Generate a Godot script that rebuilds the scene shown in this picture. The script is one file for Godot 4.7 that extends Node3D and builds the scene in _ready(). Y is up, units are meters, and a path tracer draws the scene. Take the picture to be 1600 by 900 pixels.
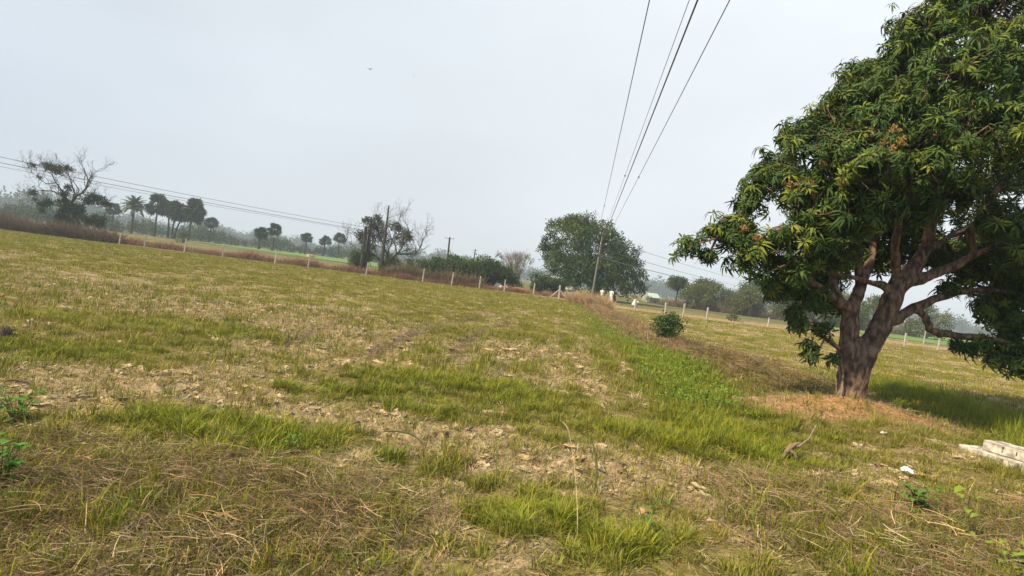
extends Node3D

# ---------------------------------------------------------------- mesh collecting
class MB:
	var v := PackedVector3Array()
	var n := PackedVector3Array()
	var c := PackedColorArray()
	var ix := PackedInt32Array()
	var smooth := true
	func add(p: Vector3, nn: Vector3, col: Color) -> int:
		v.append(p); n.append(nn); c.append(col)
		return v.size() - 1
	func tri(a: int, b: int, d: int) -> void:
		# front faces run clockwise; turned round where the stored normal says so
		var g := (v[b] - v[a]).cross(v[d] - v[a])
		if g.dot(n[a] + n[b] + n[d]) > 0.0:
			ix.append(a); ix.append(d); ix.append(b)
		else:
			ix.append(a); ix.append(b); ix.append(d)
	func face(a: Vector3, b: Vector3, d: Vector3, col := Color.WHITE) -> void:
		var nn := (b - a).cross(d - a).normalized()
		tri(add(a, nn, col), add(b, nn, col), add(d, nn, col))
	func quad(a: Vector3, b: Vector3, d: Vector3, e: Vector3, col := Color.WHITE, out := Vector3.ZERO) -> void:
		var nn := (b - a).cross(d - a).normalized()
		if out != Vector3.ZERO and nn.dot(out) < 0.0:
			nn = -nn
		var i := add(a, nn, col)
		add(b, nn, col); add(d, nn, col); add(e, nn, col)
		tri(i, i + 1, i + 2); tri(i, i + 2, i + 3)
	func tube(p: PackedVector3Array, r: PackedFloat32Array, sides := 6, col := Color.WHITE, lump := 0.0, cap := false) -> void:
		var ref := Vector3(0.31, 0.17, 0.93)
		var first := v.size()
		for k in p.size():
			var d := (p[mini(k + 1, p.size() - 1)] - p[maxi(k - 1, 0)]).normalized()
			var s := d.cross(ref)
			if s.length() < 0.05:
				s = d.cross(Vector3(1, 0, 0))
			s = s.normalized()
			var t := d.cross(s).normalized()
			for j in sides:
				var a := TAU * j / sides
				var o := s * cos(a) + t * sin(a)
				var rr := r[k] * (1.0 + lump * sin(a * 3.0 + k * 1.7) * cos(k * 2.3 + a))
				add(p[k] + o * rr, o, col)
		for k in p.size() - 1:
			for j in sides:
				var a := first + k * sides + j
				var b := first + k * sides + (j + 1) % sides
				tri(a, b, b + sides); tri(a, b + sides, a + sides)
		if cap:
			for e in 2:
				var k := 0 if e == 0 else p.size() - 1
				var d := (p[0] - p[1]).normalized() if e == 0 else (p[k] - p[k - 1]).normalized()
				var m := add(p[k], d, col)
				for j in sides:
					tri(m, add(v[first + k * sides + j], d, col), add(v[first + k * sides + (j + 1) % sides], d, col))
	func box(at: Vector3, s: Vector3, b := Basis.IDENTITY, col := Color.WHITE, ch := 0.0) -> void:
		# a box with chamfered edges, standing on its base
		var h := s * 0.5
		var f := [Vector3.RIGHT, Vector3.UP, Vector3.BACK]
		for ax in 3:
			for sg in [-1.0, 1.0]:
				var nn: Vector3 = f[ax] * sg
				var u: Vector3 = f[(ax + 1) % 3]
				var w: Vector3 = f[(ax + 2) % 3]
				var hu: float = h[(ax + 1) % 3] - ch
				var hw: float = h[(ax + 2) % 3] - ch
				var o: Vector3 = nn * h[ax]
				quad(at + b * (o - u * hu - w * hw), at + b * (o + u * hu - w * hw), at + b * (o + u * hu + w * hw), at + b * (o - u * hu + w * hw), col, b * nn)
		if ch > 0.0:
			for ax in 3:
				var u := (ax + 1) % 3
				var w := (ax + 2) % 3
				for s1 in [-1.0, 1.0]:
					for s2 in [-1.0, 1.0]:
						var e1 := Vector3.ZERO
						e1[u] = s1 * h[u]; e1[w] = s2 * (h[w] - ch)
						var e2 := Vector3.ZERO
						e2[u] = s1 * (h[u] - ch); e2[w] = s2 * h[w]
						var l := Vector3.ZERO
						l[ax] = h[ax] - ch
						quad(at + b * (e1 - l), at + b * (e1 + l), at + b * (e2 + l), at + b * (e2 - l), col, b * (e1 + e2))
						for s3 in [-1.0, 1.0]:
							var c3 := Vector3.ZERO
							c3[ax] = s3 * h[ax]; c3[u] = s1 * (h[u] - ch); c3[w] = s2 * (h[w] - ch)
							var out: Vector3 = b * (e1 + e2 + c3)
							var q := (e2 - e1).cross(c3 - e1).normalized()
							var nn: Vector3 = b * (q if (b * q).dot(out) > 0.0 else -q)
							tri(add(at + b * (e1 + l * s3), nn, col), add(at + b * (e2 + l * s3), nn, col), add(at + b * c3, nn, col))
	func leaf(base: Vector3, dir: Vector3, side: Vector3, length: float, width: float, droop: float, col := Color.WHITE) -> void:
		# a narrow leaf folded along its midrib and hanging towards its tip
		var up := side.cross(dir).normalized()
		var m1 := base + dir * length * 0.36 + up * length * 0.03
		var m2 := base + dir * length * 0.7 - Vector3(0, droop * length * 0.35, 0)
		var tip := base + dir * length * 0.95 - Vector3(0, droop * length * 0.85, 0)
		var fold := up * width * 0.16
		for s in [-1.0, 1.0]:
			var e1: Vector3 = m1 + side * s * width * 0.5 + fold
			var e2: Vector3 = m2 + side * s * width * 0.42 + fold
			face(base, e1, m1, col); face(m1, e1, e2, col); face(m1, e2, m2, col); face(m2, e2, tip, col)
	func mesh() -> ArrayMesh:
		var a := []
		a.resize(Mesh.ARRAY_MAX)
		a[Mesh.ARRAY_VERTEX] = v
		a[Mesh.ARRAY_NORMAL] = n
		a[Mesh.ARRAY_COLOR] = c
		a[Mesh.ARRAY_INDEX] = ix
		var m := ArrayMesh.new()
		m.add_surface_from_arrays(Mesh.PRIMITIVE_TRIANGLES, a)
		return m

# a body as one continuous surface: tapered capsules joined by a smooth minimum, meshed as surface nets
class BodySkin:
	var cell: float
	var lo: Vector3
	var nx: int
	var ny: int
	var nz: int
	var f := PackedFloat32Array()
	func _init(size: float, from: Vector3, to: Vector3) -> void:
		cell = size; lo = from
		nx = int((to.x - from.x) / size) + 2
		ny = int((to.y - from.y) / size) + 2
		nz = int((to.z - from.z) / size) + 2
		f.resize(nx * ny * nz)
		f.fill(9.0)
	func bone(a: Vector3, ra: float, b: Vector3, rb: float, k := 0.05, squash := Vector3.ONE) -> void:
		var pad := maxf(ra, rb) * maxf(1.0, 1.0 / minf(squash.x, minf(squash.y, squash.z))) + k + cell * 2.0
		var p0 := Vector3(minf(a.x, b.x), minf(a.y, b.y), minf(a.z, b.z)) - Vector3.ONE * pad - lo
		var p1 := Vector3(maxf(a.x, b.x), maxf(a.y, b.y), maxf(a.z, b.z)) + Vector3.ONE * pad - lo
		var ab := (b - a) * squash
		var l2 := maxf(ab.length_squared(), 1e-9)
		for z in range(maxi(0, int(p0.z / cell)), mini(nz, int(p1.z / cell) + 1)):
			for y in range(maxi(0, int(p0.y / cell)), mini(ny, int(p1.y / cell) + 1)):
				for x in range(maxi(0, int(p0.x / cell)), mini(nx, int(p1.x / cell) + 1)):
					var q := (lo + Vector3(x, y, z) * cell - a) * squash
					var t := clampf(q.dot(ab) / l2, 0.0, 1.0)
					var d := (q - ab * t).length() - lerpf(ra, rb, t)
					var i := (z * ny + y) * nx + x
					var o := f[i]
					if o > 5.0:
						f[i] = d
					else:
						var h := maxf(k - absf(o - d), 0.0) / k
						f[i] = minf(o, d) - h * h * k * 0.25
	func mesh(tint := Color.WHITE, bump: FastNoiseLite = null, amp := 0.0) -> MB:
		var m := MB.new()
		if bump:
			for i in f.size():
				if f[i] < 0.3:
					@warning_ignore("integer_division")
					var p := Vector3(i % nx, (i / nx) % ny, i / (nx * ny)) * cell
					f[i] += amp * bump.get_noise_3d(p.x, p.y * 0.45, p.z)
		var at := {}
		var sx := 1
		var sy := nx
		var sz := nx * ny
		for z in nz - 1:
			for y in ny - 1:
				var row := (z * ny + y) * nx
				for x in nx - 1:
					var i := row + x
					var a := f[i]
					if absf(a) > cell * 2.5:
						continue
					var s := Vector3.ZERO
					var cnt := 0
					var q := [a, f[i + sx], f[i + sy], f[i + sx + sy], f[i + sz], f[i + sx + sz], f[i + sy + sz], f[i + sx + sy + sz]]
					for e in [[0, 1], [2, 3], [4, 5], [6, 7], [0, 2], [1, 3], [4, 6], [5, 7], [0, 4], [1, 5], [2, 6], [3, 7]]:
						var u: float = q[e[0]]
						var w: float = q[e[1]]
						if (u < 0.0) != (w < 0.0):
							var t := u / (u - w)
							var c0 := Vector3(e[0] & 1, (e[0] >> 1) & 1, e[0] >> 2)
							var c1 := Vector3(e[1] & 1, (e[1] >> 1) & 1, e[1] >> 2)
							s += c0.lerp(c1, t)
							cnt += 1
					if cnt == 0:
						continue
					var g := Vector3(q[1] + q[3] + q[5] + q[7] - q[0] - q[2] - q[4] - q[6], q[2] + q[3] + q[6] + q[7] - q[0] - q[1] - q[4] - q[5], q[4] + q[5] + q[6] + q[7] - q[0] - q[1] - q[2] - q[3])
					at[i] = m.add(lo + (Vector3(x, y, z) + s / cnt) * cell, g.normalized(), tint)
		for i in at:
			for ax in 3:
				var d: int = [sx, sy, sz][ax]
				var u: int = [sy, sz, sx][ax]
				var w: int = [sz, sx, sy][ax]
				if i + d < f.size() and (f[i] < 0.0) != (f[i + d] < 0.0) and at.has(i - u) and at.has(i - w) and at.has(i - u - w):
					m.tri(at[i], at[i - u], at[i - u - w])
					m.tri(at[i], at[i - u - w], at[i - w])
		return m

# ---------------------------------------------------------------- naming
var used := {}
var rng := RandomNumberGenerator.new()
var M := {}

func numbered(called: String) -> String:
	used[called] = used.get(called, -1) + 1
	return called if used[called] == 0 else "%s_%03d" % [called, used[called]]

func tag(o: Node, label: String, category: String, group := "", kind := "") -> Node:
	o.set_meta("label", label)
	o.set_meta("category", category)
	if group: o.set_meta("group", group)
	if kind: o.set_meta("kind", kind)
	return o

func thing(called: String, at: Vector3, label: String, category: String, group := "", turn := 0.0) -> Node3D:
	var o := Node3D.new()
	o.name = numbered(called)
	add_child(o)
	o.position = at
	o.rotation.y = turn
	tag(o, label, category, group)
	return o

func put(called: String, mesh: Mesh, mat: Material, parent: Node = self) -> MeshInstance3D:
	var o := MeshInstance3D.new()
	o.name = numbered(called) if parent == self else called
	o.mesh = mesh
	o.material_override = mat
	parent.add_child(o, true)
	return o

func swarm(called: String, mesh: Mesh, mat: Material, where: Array, tint: Array, parent: Node = self) -> MultiMeshInstance3D:
	var mm := MultiMesh.new()
	mm.transform_format = MultiMesh.TRANSFORM_3D
	mm.use_colors = true
	mm.mesh = mesh
	mm.instance_count = where.size()
	for i in where.size():
		mm.set_instance_transform(i, where[i])
		mm.set_instance_color(i, tint[i])
	var o := MultiMeshInstance3D.new()
	o.name = numbered(called) if parent == self else called
	o.multimesh = mm
	o.material_override = mat
	parent.add_child(o, true)
	o.set_meta("kind", "stuff")
	return o

func mat(called: String, albedo: Color, rough := 0.9, spec := 0.3, back := 0.0) -> StandardMaterial3D:
	# albedo is a linear, real-world base colour
	var m := StandardMaterial3D.new()
	m.resource_name = called
	m.albedo_color = albedo.linear_to_srgb()
	m.roughness = rough
	m.metallic_specular = spec
	m.vertex_color_use_as_albedo = true
	if back > 0.0:
		m.backlight_enabled = true
		m.backlight = Color(back, back, back).linear_to_srgb()
	M[called] = m
	return m

func noise(freq: float, sd: int, oct := 3) -> FastNoiseLite:
	var q := FastNoiseLite.new()
	q.seed = sd
	q.frequency = freq
	q.noise_type = FastNoiseLite.TYPE_SIMPLEX_SMOOTH
	q.fractal_type = FastNoiseLite.FRACTAL_FBM
	q.fractal_octaves = oct
	return q

func grain(called: StandardMaterial3D, freq: float, low: float, scale: Vector3, relief := 0.0, sd := 7) -> void:
	# a computed grain, laid on in the world's three planes
	var q := noise(freq, sd, 5)
	var im := q.get_seamless_image(512, 512)
	var col := Image.create(512, 512, false, Image.FORMAT_RGB8)
	for y in 512:
		for x in 512:
			var t := low + (1.0 - low) * smoothstep(0.2, 0.8, im.get_pixel(x, y).r)
			col.set_pixel(x, y, Color(t, t, t))
	called.albedo_texture = ImageTexture.create_from_image(col)
	called.uv1_triplanar = true
	called.uv1_world_triplanar = true
	called.uv1_scale = scale
	if relief > 0.0:
		called.heightmap_enabled = true
		called.heightmap_texture = ImageTexture.create_from_image(im)
		called.heightmap_scale = relief

func jitter(c: Color, amt: float) -> Color:
	var k := 1.0 + rng.randf_range(-amt, amt)
	var w := rng.randf_range(-amt, amt) * 0.35
	return Color(c.r * k * (1.0 + w), c.g * k, c.b * k * (1.0 - w))

func around() -> Vector3:
	var y := rng.randf_range(-1.0, 1.0)
	var a := rng.randf() * TAU
	var s := sqrt(1.0 - y * y)
	return Vector3(cos(a) * s, y, sin(a) * s)

# ---------------------------------------------------------------- the lie of the land
var n_big := noise(0.045, 11, 2)
var n_mid := noise(0.32, 12, 3)
var n_small := noise(1.5, 13, 3)
var n_clod := noise(5.0, 14, 2)
var n_patch := noise(0.22, 15, 3)
var n_fine := noise(0.95, 16, 3)
var bare_map := PackedFloat32Array()
var clump_map := PackedFloat32Array()
const BW := 240
const BH := 160

func bund_x(z: float) -> float:
	return 6.15 + 0.25 * sin(z * 0.35) + (1.15 * smoothstep(-26.0, -52.0, z)) - 0.25 * smoothstep(-14.0, -24.0, z)

func fence_z(x: float) -> float:
	return lerpf(lerpf(-62.5, -51.5, smoothstep(2.5, 9.0, x)), -47.0, smoothstep(26.0, 33.0, x))

func rut(x: float, z: float) -> float:
	# tyre ruts that bend across the middle of the field
	var far := -z
	if far < 9.0 or far > 34.0 or x < -7.0 or x > 2.5:
		return 0.0
	var o := 0.0
	for s in [[-2.4, 0.011, 12.0], [-1.0, 0.011, 12.5], [-4.3, 0.02, 14.0]]:
		var e: float = (x - s[0] - s[1] * (far - s[2]) * (far - s[2]) + 0.12 * n_small.get_noise_1d(far)) / 0.22
		o = maxf(o, exp(-e * e))
	return o * smoothstep(9.0, 11.0, far) * smoothstep(34.0, 20.0, far) * smoothstep(-0.45, 0.1, n_mid.get_noise_2d(x, z))

func rows(x: float, z: float) -> float:
	# old planting rows running towards the pole
	var far := -z
	var u := x - 0.092 * (far - 8.0) + 0.22 * n_mid.get_noise_2d(x * 0.6, z * 0.6)
	return sin(u * TAU / 0.82) * (0.55 + 0.9 * n_patch.get_noise_2d(x + 20.0, z)) * smoothstep(-1.6, 0.0, u) * smoothstep(3.4, 2.0, u) * smoothstep(6.5, 9.0, far) * smoothstep(56.0, 36.0, far)

func land(x: float, z: float) -> float:
	var h := 0.05 * n_big.get_noise_2d(x, z) + 0.035 * n_mid.get_noise_2d(x, z)
	var far := -z
	if far < 45.0 and absf(x) < 45.0:
		h += 0.045 * n_small.get_noise_2d(x, z) + 0.03 * n_clod.get_noise_2d(x, z)
		if far > 2.0 and far < 16.0:
			h += 0.14 * bare_at(x, z) * absf(n_clod.get_noise_2d(x * 1.3 + 40.0, z * 1.3)) - 0.04 * bare_at(x, z)
	var ridge := 0.0
	if far > 4.0 and far < 58.0:
		var d := (x - bund_x(z)) / 0.75
		ridge = 0.2 * exp(-d * d) * smoothstep(4.0, 8.0, far) * smoothstep(58.0, 50.0, far)
	var mx := x - 6.25
	var mz := z + 10.1
	var mound := 0.36 * exp(-(mx * mx / 2.0 + mz * mz / 0.8))
	h = h * (1.0 - minf(0.7, mound * 3.0)) + maxf(ridge, mound)
	h += 0.035 * rows(x, z) - 0.13 * rut(x, z)
	var left := smoothstep(25.0, -25.0, x)
	h += left * (0.35 * smoothstep(63.0, 72.0, far) + 0.5 * smoothstep(75.0, 140.0, far))
	h += (1.0 - left) * 0.1 * smoothstep(60.0, 110.0, far)
	return h

func map_at(m: PackedFloat32Array, x: float, z: float) -> float:
	var u := (x + 16.0) / 32.0 * BW
	var w := (-z) / 21.0 * BH
	if u < 0.0 or w < 0.0 or u >= BW - 1 or w >= BH - 1:
		return 0.0
	return m[int(w) * BW + int(u)]

func bare_at(x: float, z: float) -> float:
	return map_at(bare_map, x, z)

func splat(m: PackedFloat32Array, x: float, z: float, r: float, s: float, long := 1.0) -> void:
	for j in range(maxi(0, int((-z - r * 2.2) / 21.0 * BH)), mini(BH, int((-z + r * 2.2) / 21.0 * BH) + 1)):
		for i in range(maxi(0, int((x - r * 2.2 * long + 16.0) / 32.0 * BW)), mini(BW, int((x + r * 2.2 * long + 16.0) / 32.0 * BW) + 1)):
			var dx := (i * 32.0 / BW - 16.0 - x) / (r * long)
			var dz := (j * 21.0 / BH + z) / r
			m[j * BW + i] = clampf(m[j * BW + i] + s * exp(-(dx * dx + dz * dz)), -1.0, 1.0)

# what grows where: r = green, g = dry and brown, b = bare straw, a = tall grass
func cover(x: float, z: float) -> Color:
	var far := -z
	var p := n_patch.get_noise_2d(x, z)
	var q := n_fine.get_noise_2d(x, z)
	var bare := 1.0 * bare_at(x, z) + 0.6 * p + 0.75 * q + 0.9 * n_small.get_noise_2d(x * 1.1, z * 1.1) + 0.06 - 0.16 * smoothstep(12.0, 20.0, far) - 0.6 * rows(x, z) + 0.9 * rut(x, z)
	bare += 0.22 * smoothstep(0.5, -1.5, x) * smoothstep(7.5, 9.0, far) * smoothstep(24.0, 16.0, far)
	bare += 0.3 * smoothstep(11.0, 18.0, far) * smoothstep(-2.0, -8.0, x) * smoothstep(40.0, 20.0, far)
	var tall := map_at(clump_map, x, z) + 0.45 * n_fine.get_noise_2d(x + 90.0, z) - 0.2
	var green := 0.55 + 0.5 * n_patch.get_noise_2d(x - 70.0, z + 30.0) + 0.25 * q
	var dry := 0.0
	# lush strip beside the bund
	var c := 3.4 + 1.0 * smoothstep(-9.0, -17.0, z) + 2.1 * smoothstep(-17.0, -50.0, z)
	var d := (x - c) / (0.85 + 0.3 * q)
	var strip := exp(-d * d) * smoothstep(6.5, 9.0, far)
	bare -= strip * 1.2
	green += strip * 0.8
	# tall yellow-green grass on its near end
	d = (x - 2.95 + 0.3 * q) / 0.62
	var e := (z + 7.1) / 2.1
	var near := exp(-d * d - e * e)
	tall += near * 1.3
	green += near * 0.6
	bare -= near * 1.1
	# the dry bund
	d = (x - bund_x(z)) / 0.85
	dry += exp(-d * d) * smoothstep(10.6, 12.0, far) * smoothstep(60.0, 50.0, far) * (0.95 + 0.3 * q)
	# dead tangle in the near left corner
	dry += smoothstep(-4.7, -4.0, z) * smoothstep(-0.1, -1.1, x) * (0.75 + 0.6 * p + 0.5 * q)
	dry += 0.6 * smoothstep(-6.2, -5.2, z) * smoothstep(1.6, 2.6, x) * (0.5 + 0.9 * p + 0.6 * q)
	# rank grass along the ditch behind the tree
	d = (x - 9.3 - 0.25 * (far - 10.0)) / 1.25
	var rank := exp(-d * d) * smoothstep(5.0, 7.0, far) * smoothstep(19.0, 14.0, far)
	tall += rank * 1.3
	green += rank
	bare -= rank
	# the right-hand field is yellower
	if x > bund_x(z) + 1.2:
		var w := smoothstep(14.0, 20.0, far)
		bare += 0.32 * w + 0.2 * w * n_mid.get_noise_2d(x * 0.5, z * 2.0)
		tall -= 0.5 * w
	# earth by the tree
	var mx := x - 6.15
	var mz := z + 9.8
	var mo := exp(-(mx * mx / 2.2 + mz * mz / 0.42)) * (1.15 + 0.5 * q)
	green -= mo * 1.8; tall -= mo * 3.0; dry -= mo * 2.0; bare += mo * 1.5
	return Color(clampf(green, 0.0, 1.0), clampf(dry, 0.0, 1.0), smoothstep(0.08, 0.42, bare) * (1.0 - clampf(dry, 0.0, 0.8)), clampf(tall, 0.0, 1.0))

func soil(x: float, z: float, w: Color) -> Color:
	var q := n_fine.get_noise_2d(x * 2.3 + 10.0, z * 2.3)
	var olive := Color(0.27, 0.215, 0.085).lerp(Color(0.15, 0.15, 0.045), w.r)  # darker where grass grows: thatch shade put into the soil colour
	var straw := Color(0.56, 0.455, 0.29).lerp(Color(0.36, 0.28, 0.17), clampf(0.5 + q, 0.0, 1.0))
	var k := olive.lerp(straw, w.b * 0.9)
	k = k.lerp(Color(0.2, 0.145, 0.085), 0.8 * w.b * smoothstep(0.05, 0.45, n_clod.get_noise_2d(x * 0.8 + 7.0, z * 0.8)))
	k = k.lerp(Color(0.12, 0.085, 0.05), clampf(rut(x, z), 0.0, 0.85))
	k = k.lerp(Color(0.1, 0.068, 0.04), w.g * 0.9)  # shade in the gaps of dead growth, painted into the soil beneath
	var mx := x - 6.15
	var mz := z + 9.8
	k = k.lerp(Color(0.48, 0.3, 0.15), clampf(1.7 * exp(-(mx * mx / 2.2 + mz * mz / 0.5)), 0.0, 1.0))
	var far := -z
	if far > 44.0:
		# ploughed and fallow land beyond the fence
		var s := n_big.get_noise_2d(x * 0.35, z * 1.6)
		var beyond := Color(0.24, 0.2, 0.1).lerp(Color(0.13, 0.165, 0.05), smoothstep(-0.15, 0.25, s))
		beyond = beyond.lerp(Color(0.36, 0.26, 0.14), smoothstep(6.0, 12.0, x) * smoothstep(-16.0, -6.0, z - fence_z(x)))
		k = k.lerp(beyond, smoothstep(-0.5, -2.5, z - fence_z(x)))
	var v := 1.0 + 0.3 * q + 0.22 * n_small.get_noise_2d(x * 2.1, z * 2.1)
	return Color(k.r * v, k.g * v, k.b * v)

func make_ground() -> void:
	var v := PackedVector3Array()
	var c := PackedColorArray()
	var ix := PackedInt32Array()
	var xs := PackedFloat32Array()
	var zs := PackedFloat32Array()
	var N := 760
	var b := asinh(2600.0 / 3.0)
	for i in N + 1:
		var u := (2.0 * i / N - 1.0) * b
		xs.append(3.0 * sinh(u))
		zs.append(-4.5 + 3.0 * sinh(u))
	for j in N + 1:
		for i in N + 1:
			var x := xs[i]
			var z := zs[j]
			v.append(Vector3(x, land(x, z), z))
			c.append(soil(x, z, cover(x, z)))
	for j in N:
		for i in N:
			var a := j * (N + 1) + i
			ix.append(a); ix.append(a + 1); ix.append(a + N + 2)
			ix.append(a); ix.append(a + N + 2); ix.append(a + N + 1)
	var nn := PackedVector3Array()
	nn.resize(v.size())
	for j in N + 1:
		for i in N + 1:
			var l := v[j * (N + 1) + maxi(i - 1, 0)]
			var r := v[j * (N + 1) + mini(i + 1, N)]
			var f := v[maxi(j - 1, 0) * (N + 1) + i]
			var k := v[mini(j + 1, N) * (N + 1) + i]
			nn[j * (N + 1) + i] = (k - f).cross(r - l).normalized()
	var a := []
	a.resize(Mesh.ARRAY_MAX)
	a[Mesh.ARRAY_VERTEX] = v
	a[Mesh.ARRAY_NORMAL] = nn
	a[Mesh.ARRAY_COLOR] = c
	a[Mesh.ARRAY_INDEX] = ix
	var m := ArrayMesh.new()
	m.add_surface_from_arrays(Mesh.PRIMITIVE_TRIANGLES, a)
	var g := put("ground", m, M.ground)
	tag(g, "rough stubble field with worn grass and bare straw patches", "ground", "", "structure")

func sheet(called: String, pts: PackedVector2Array, lift: float, m: Material, label: String, category: String) -> void:
	# a strip of land that follows the ground, a little above it: pts are left and right edge points in turn
	var mb := MB.new()
	var rows := 10
	for k in range(0, pts.size() - 2, 2):
		for s in 14:
			for t in rows:
				var q := []
				for e in [[0, 0], [1, 0], [1, 1], [0, 1]]:
					var l := pts[k].lerp(pts[k + 2], (s + e[0]) / 14.0)
					var r := pts[k + 1].lerp(pts[k + 3], (s + e[0]) / 14.0)
					var p := l.lerp(r, float(t + e[1]) / rows)
					q.append(Vector3(p.x, land(p.x, p.y) + lift, p.y))
				var cc := Color.WHITE.lerp(Color(0.72, 0.8, 0.7), 0.5 + 0.5 * n_big.get_noise_2d(q[0].x, q[0].z * 2.0))
				mb.quad(q[0], q[1], q[2], q[3], cc, Vector3.UP)
	tag(put(called, mb.mesh(), m), label, category, "", "structure")

# ---------------------------------------------------------------- plants in general
func tuft(n: int, h: float, spread: float, width: float, bend: float, lay := 0.0, segs := 3) -> ArrayMesh:
	var mb := MB.new()
	for k in n:
		var a := rng.randf() * TAU
		var o := Vector3(cos(a), 0, sin(a))
		var p := o * spread * sqrt(rng.randf()) * 0.6
		var lean := rng.randf_range(0.1, 1.0) * bend
		var hh := h * rng.randf_range(0.5, 1.1)
		var dir := (Vector3.UP * (1.0 - lay) + o * (lean * 0.35 + lay)).normalized()
		var side := Vector3(-o.z, 0, o.x).rotated(Vector3.UP, rng.randf_range(-0.9, 0.9))
		var w := width * rng.randf_range(0.6, 1.2)
		var t := rng.randf_range(0.62, 1.0)
		var col := Color(t, t * rng.randf_range(0.93, 1.0), t * rng.randf_range(0.8, 1.0))
		for s in segs:
			var nd := (dir + (o * lean - Vector3.UP * lean * 0.45) * (0.5 + 0.3 * s)).normalized()
			var q := p + dir * hh / segs
			var w2 := w * (1.0 - (s + 1.0) / segs) 
			if s == segs - 1:
				mb.face(p - side * w * 0.5, p + side * w * 0.5, q, col)
			else:
				w2 = w * (0.95 - 0.25 * s)
				mb.quad(p - side * w * 0.5, p + side * w * 0.5, q + side * w2 * 0.5, q - side * w2 * 0.5, col)
			p = q
			w = w2
			dir = nd
	return mb.mesh()

func clump_mesh(n: int, size: float, wide := 0.55) -> ArrayMesh:
	# leaves scattered through a ball of radius 1
	var mb := MB.new()
	for k in n:
		var p := around() * pow(rng.randf(), 0.5)
		var d := (around() + Vector3(0, -0.15, 0) + p * 0.6).normalized()
		var s := d.cross(around()).normalized()
		var l := size * rng.randf_range(0.6, 1.25)
		var t := rng.randf_range(0.7, 1.0)
		var cc := Color(t, t, t * rng.randf_range(0.8, 1.0))
		var m := p + d * l * 0.5 + d.cross(s) * l * 0.07
		mb.face(p, m - s * l * wide * 0.5, p + d * l, cc)
		mb.face(p, p + d * l, m + s * l * wide * 0.5, cc)
	return mb.mesh()

func twig_mesh(n: int, thick: float) -> ArrayMesh:
	# a dead spray of stems
	var mb := MB.new()
	for k in n:
		var a := rng.randf() * TAU
		var o := Vector3(cos(a), 0, sin(a)) * rng.randf_range(0.1, 0.8)
		var p := Vector3(o.x * 0.25, -0.05, o.z * 0.25)
		var q := p + Vector3(o.x * 0.5, rng.randf_range(0.4, 0.8), o.z * 0.5)
		var e := q + Vector3(o.x * 0.6, rng.randf_range(-0.1, 0.5), o.z * 0.6) + around() * 0.15
		var s := around().cross(Vector3.UP).normalized() * thick
		var t := rng.randf_range(0.65, 1.0)
		var cc := Color(t, t, t)
		mb.quad(p - s, p + s, q + s, q - s, cc)
		mb.face(q - s, q + s, e, cc)
		var w := q + around() * 0.28
		mb.face(q - s * 0.7, q + s * 0.7, w, cc)
	return mb.mesh()

func fill_crown(parent: Node, mesh: Mesh, m: Material, lobes: Array, per_area: float, size: float, pal: Array, shell := 0.55, called := "crown") -> MultiMeshInstance3D:
	var where := []
	var tint := []
	for l in lobes:
		var cnt := int(per_area * l.w * l.w / (size * size))
		var gaps := noise(0.13 / size, 200 + lobes.size(), 2)
		var own: Color = pal[rng.randi() % pal.size()]
		for k in maxi(cnt, 3):
			var d := around()
			if d.y < -0.35 and rng.randf() < 0.45:
				d.y = -d.y
			var rr: float = l.w * (shell + (1.0 - shell) * sqrt(rng.randf())) * rng.randf_range(0.82, 1.1)
			var p := Vector3(l.x, l.y, l.z) + d * rr * Vector3(1, 0.85, 1)
			if l.w > 1.2 and gaps.get_noise_3dv(p) < -0.2 - 0.1 * rng.randf():
				continue
			var s := size * rng.randf_range(0.65, 1.3)
			where.append(Transform3D(Basis(around(), rng.randf() * TAU).scaled(Vector3.ONE * s), p))
			var c: Color = own if rng.randf() < 0.75 else pal[rng.randi() % pal.size()]
			tint.append(jitter(c, 0.25))
	return swarm(called, mesh, m, where, tint, parent)

func branchy(mb: MB, p: Vector3, d: Vector3, length: float, r: float, depth: int, wild: float, tips: Array, up := 0.12) -> void:
	# a limb that wanders and forks; its tips are collected
	var pts := PackedVector3Array([p])
	var rad := PackedFloat32Array([r])
	var q := p
	var dir := d
	var steps := 4
	for s in steps:
		dir = (dir + around() * wild * 0.45 + Vector3.UP * up * 0.5).normalized()
		q += dir * length / steps
		pts.append(q)
		rad.append(lerpf(r, r * 0.62, (s + 1.0) / steps))
	mb.tube(pts, rad, 7 if r > 0.06 else (5 if r > 0.02 else 3))
	if depth == 0:
		tips.append(q)
		return
	var kids := 2 if rng.randf() < 0.6 else 3
	for k in kids:
		var nd := (dir + around() * wild * 1.1).normalized()
		branchy(mb, q, nd, length * rng.randf_range(0.62, 0.85), r * 0.6, depth - 1, wild, tips, up)
	if rng.randf() < 0.7:
		var mid := pts[2]
		branchy(mb, mid, (dir + around() * 1.2).normalized(), length * 0.55, r * 0.4, depth - 1, wild, tips, up)

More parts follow.
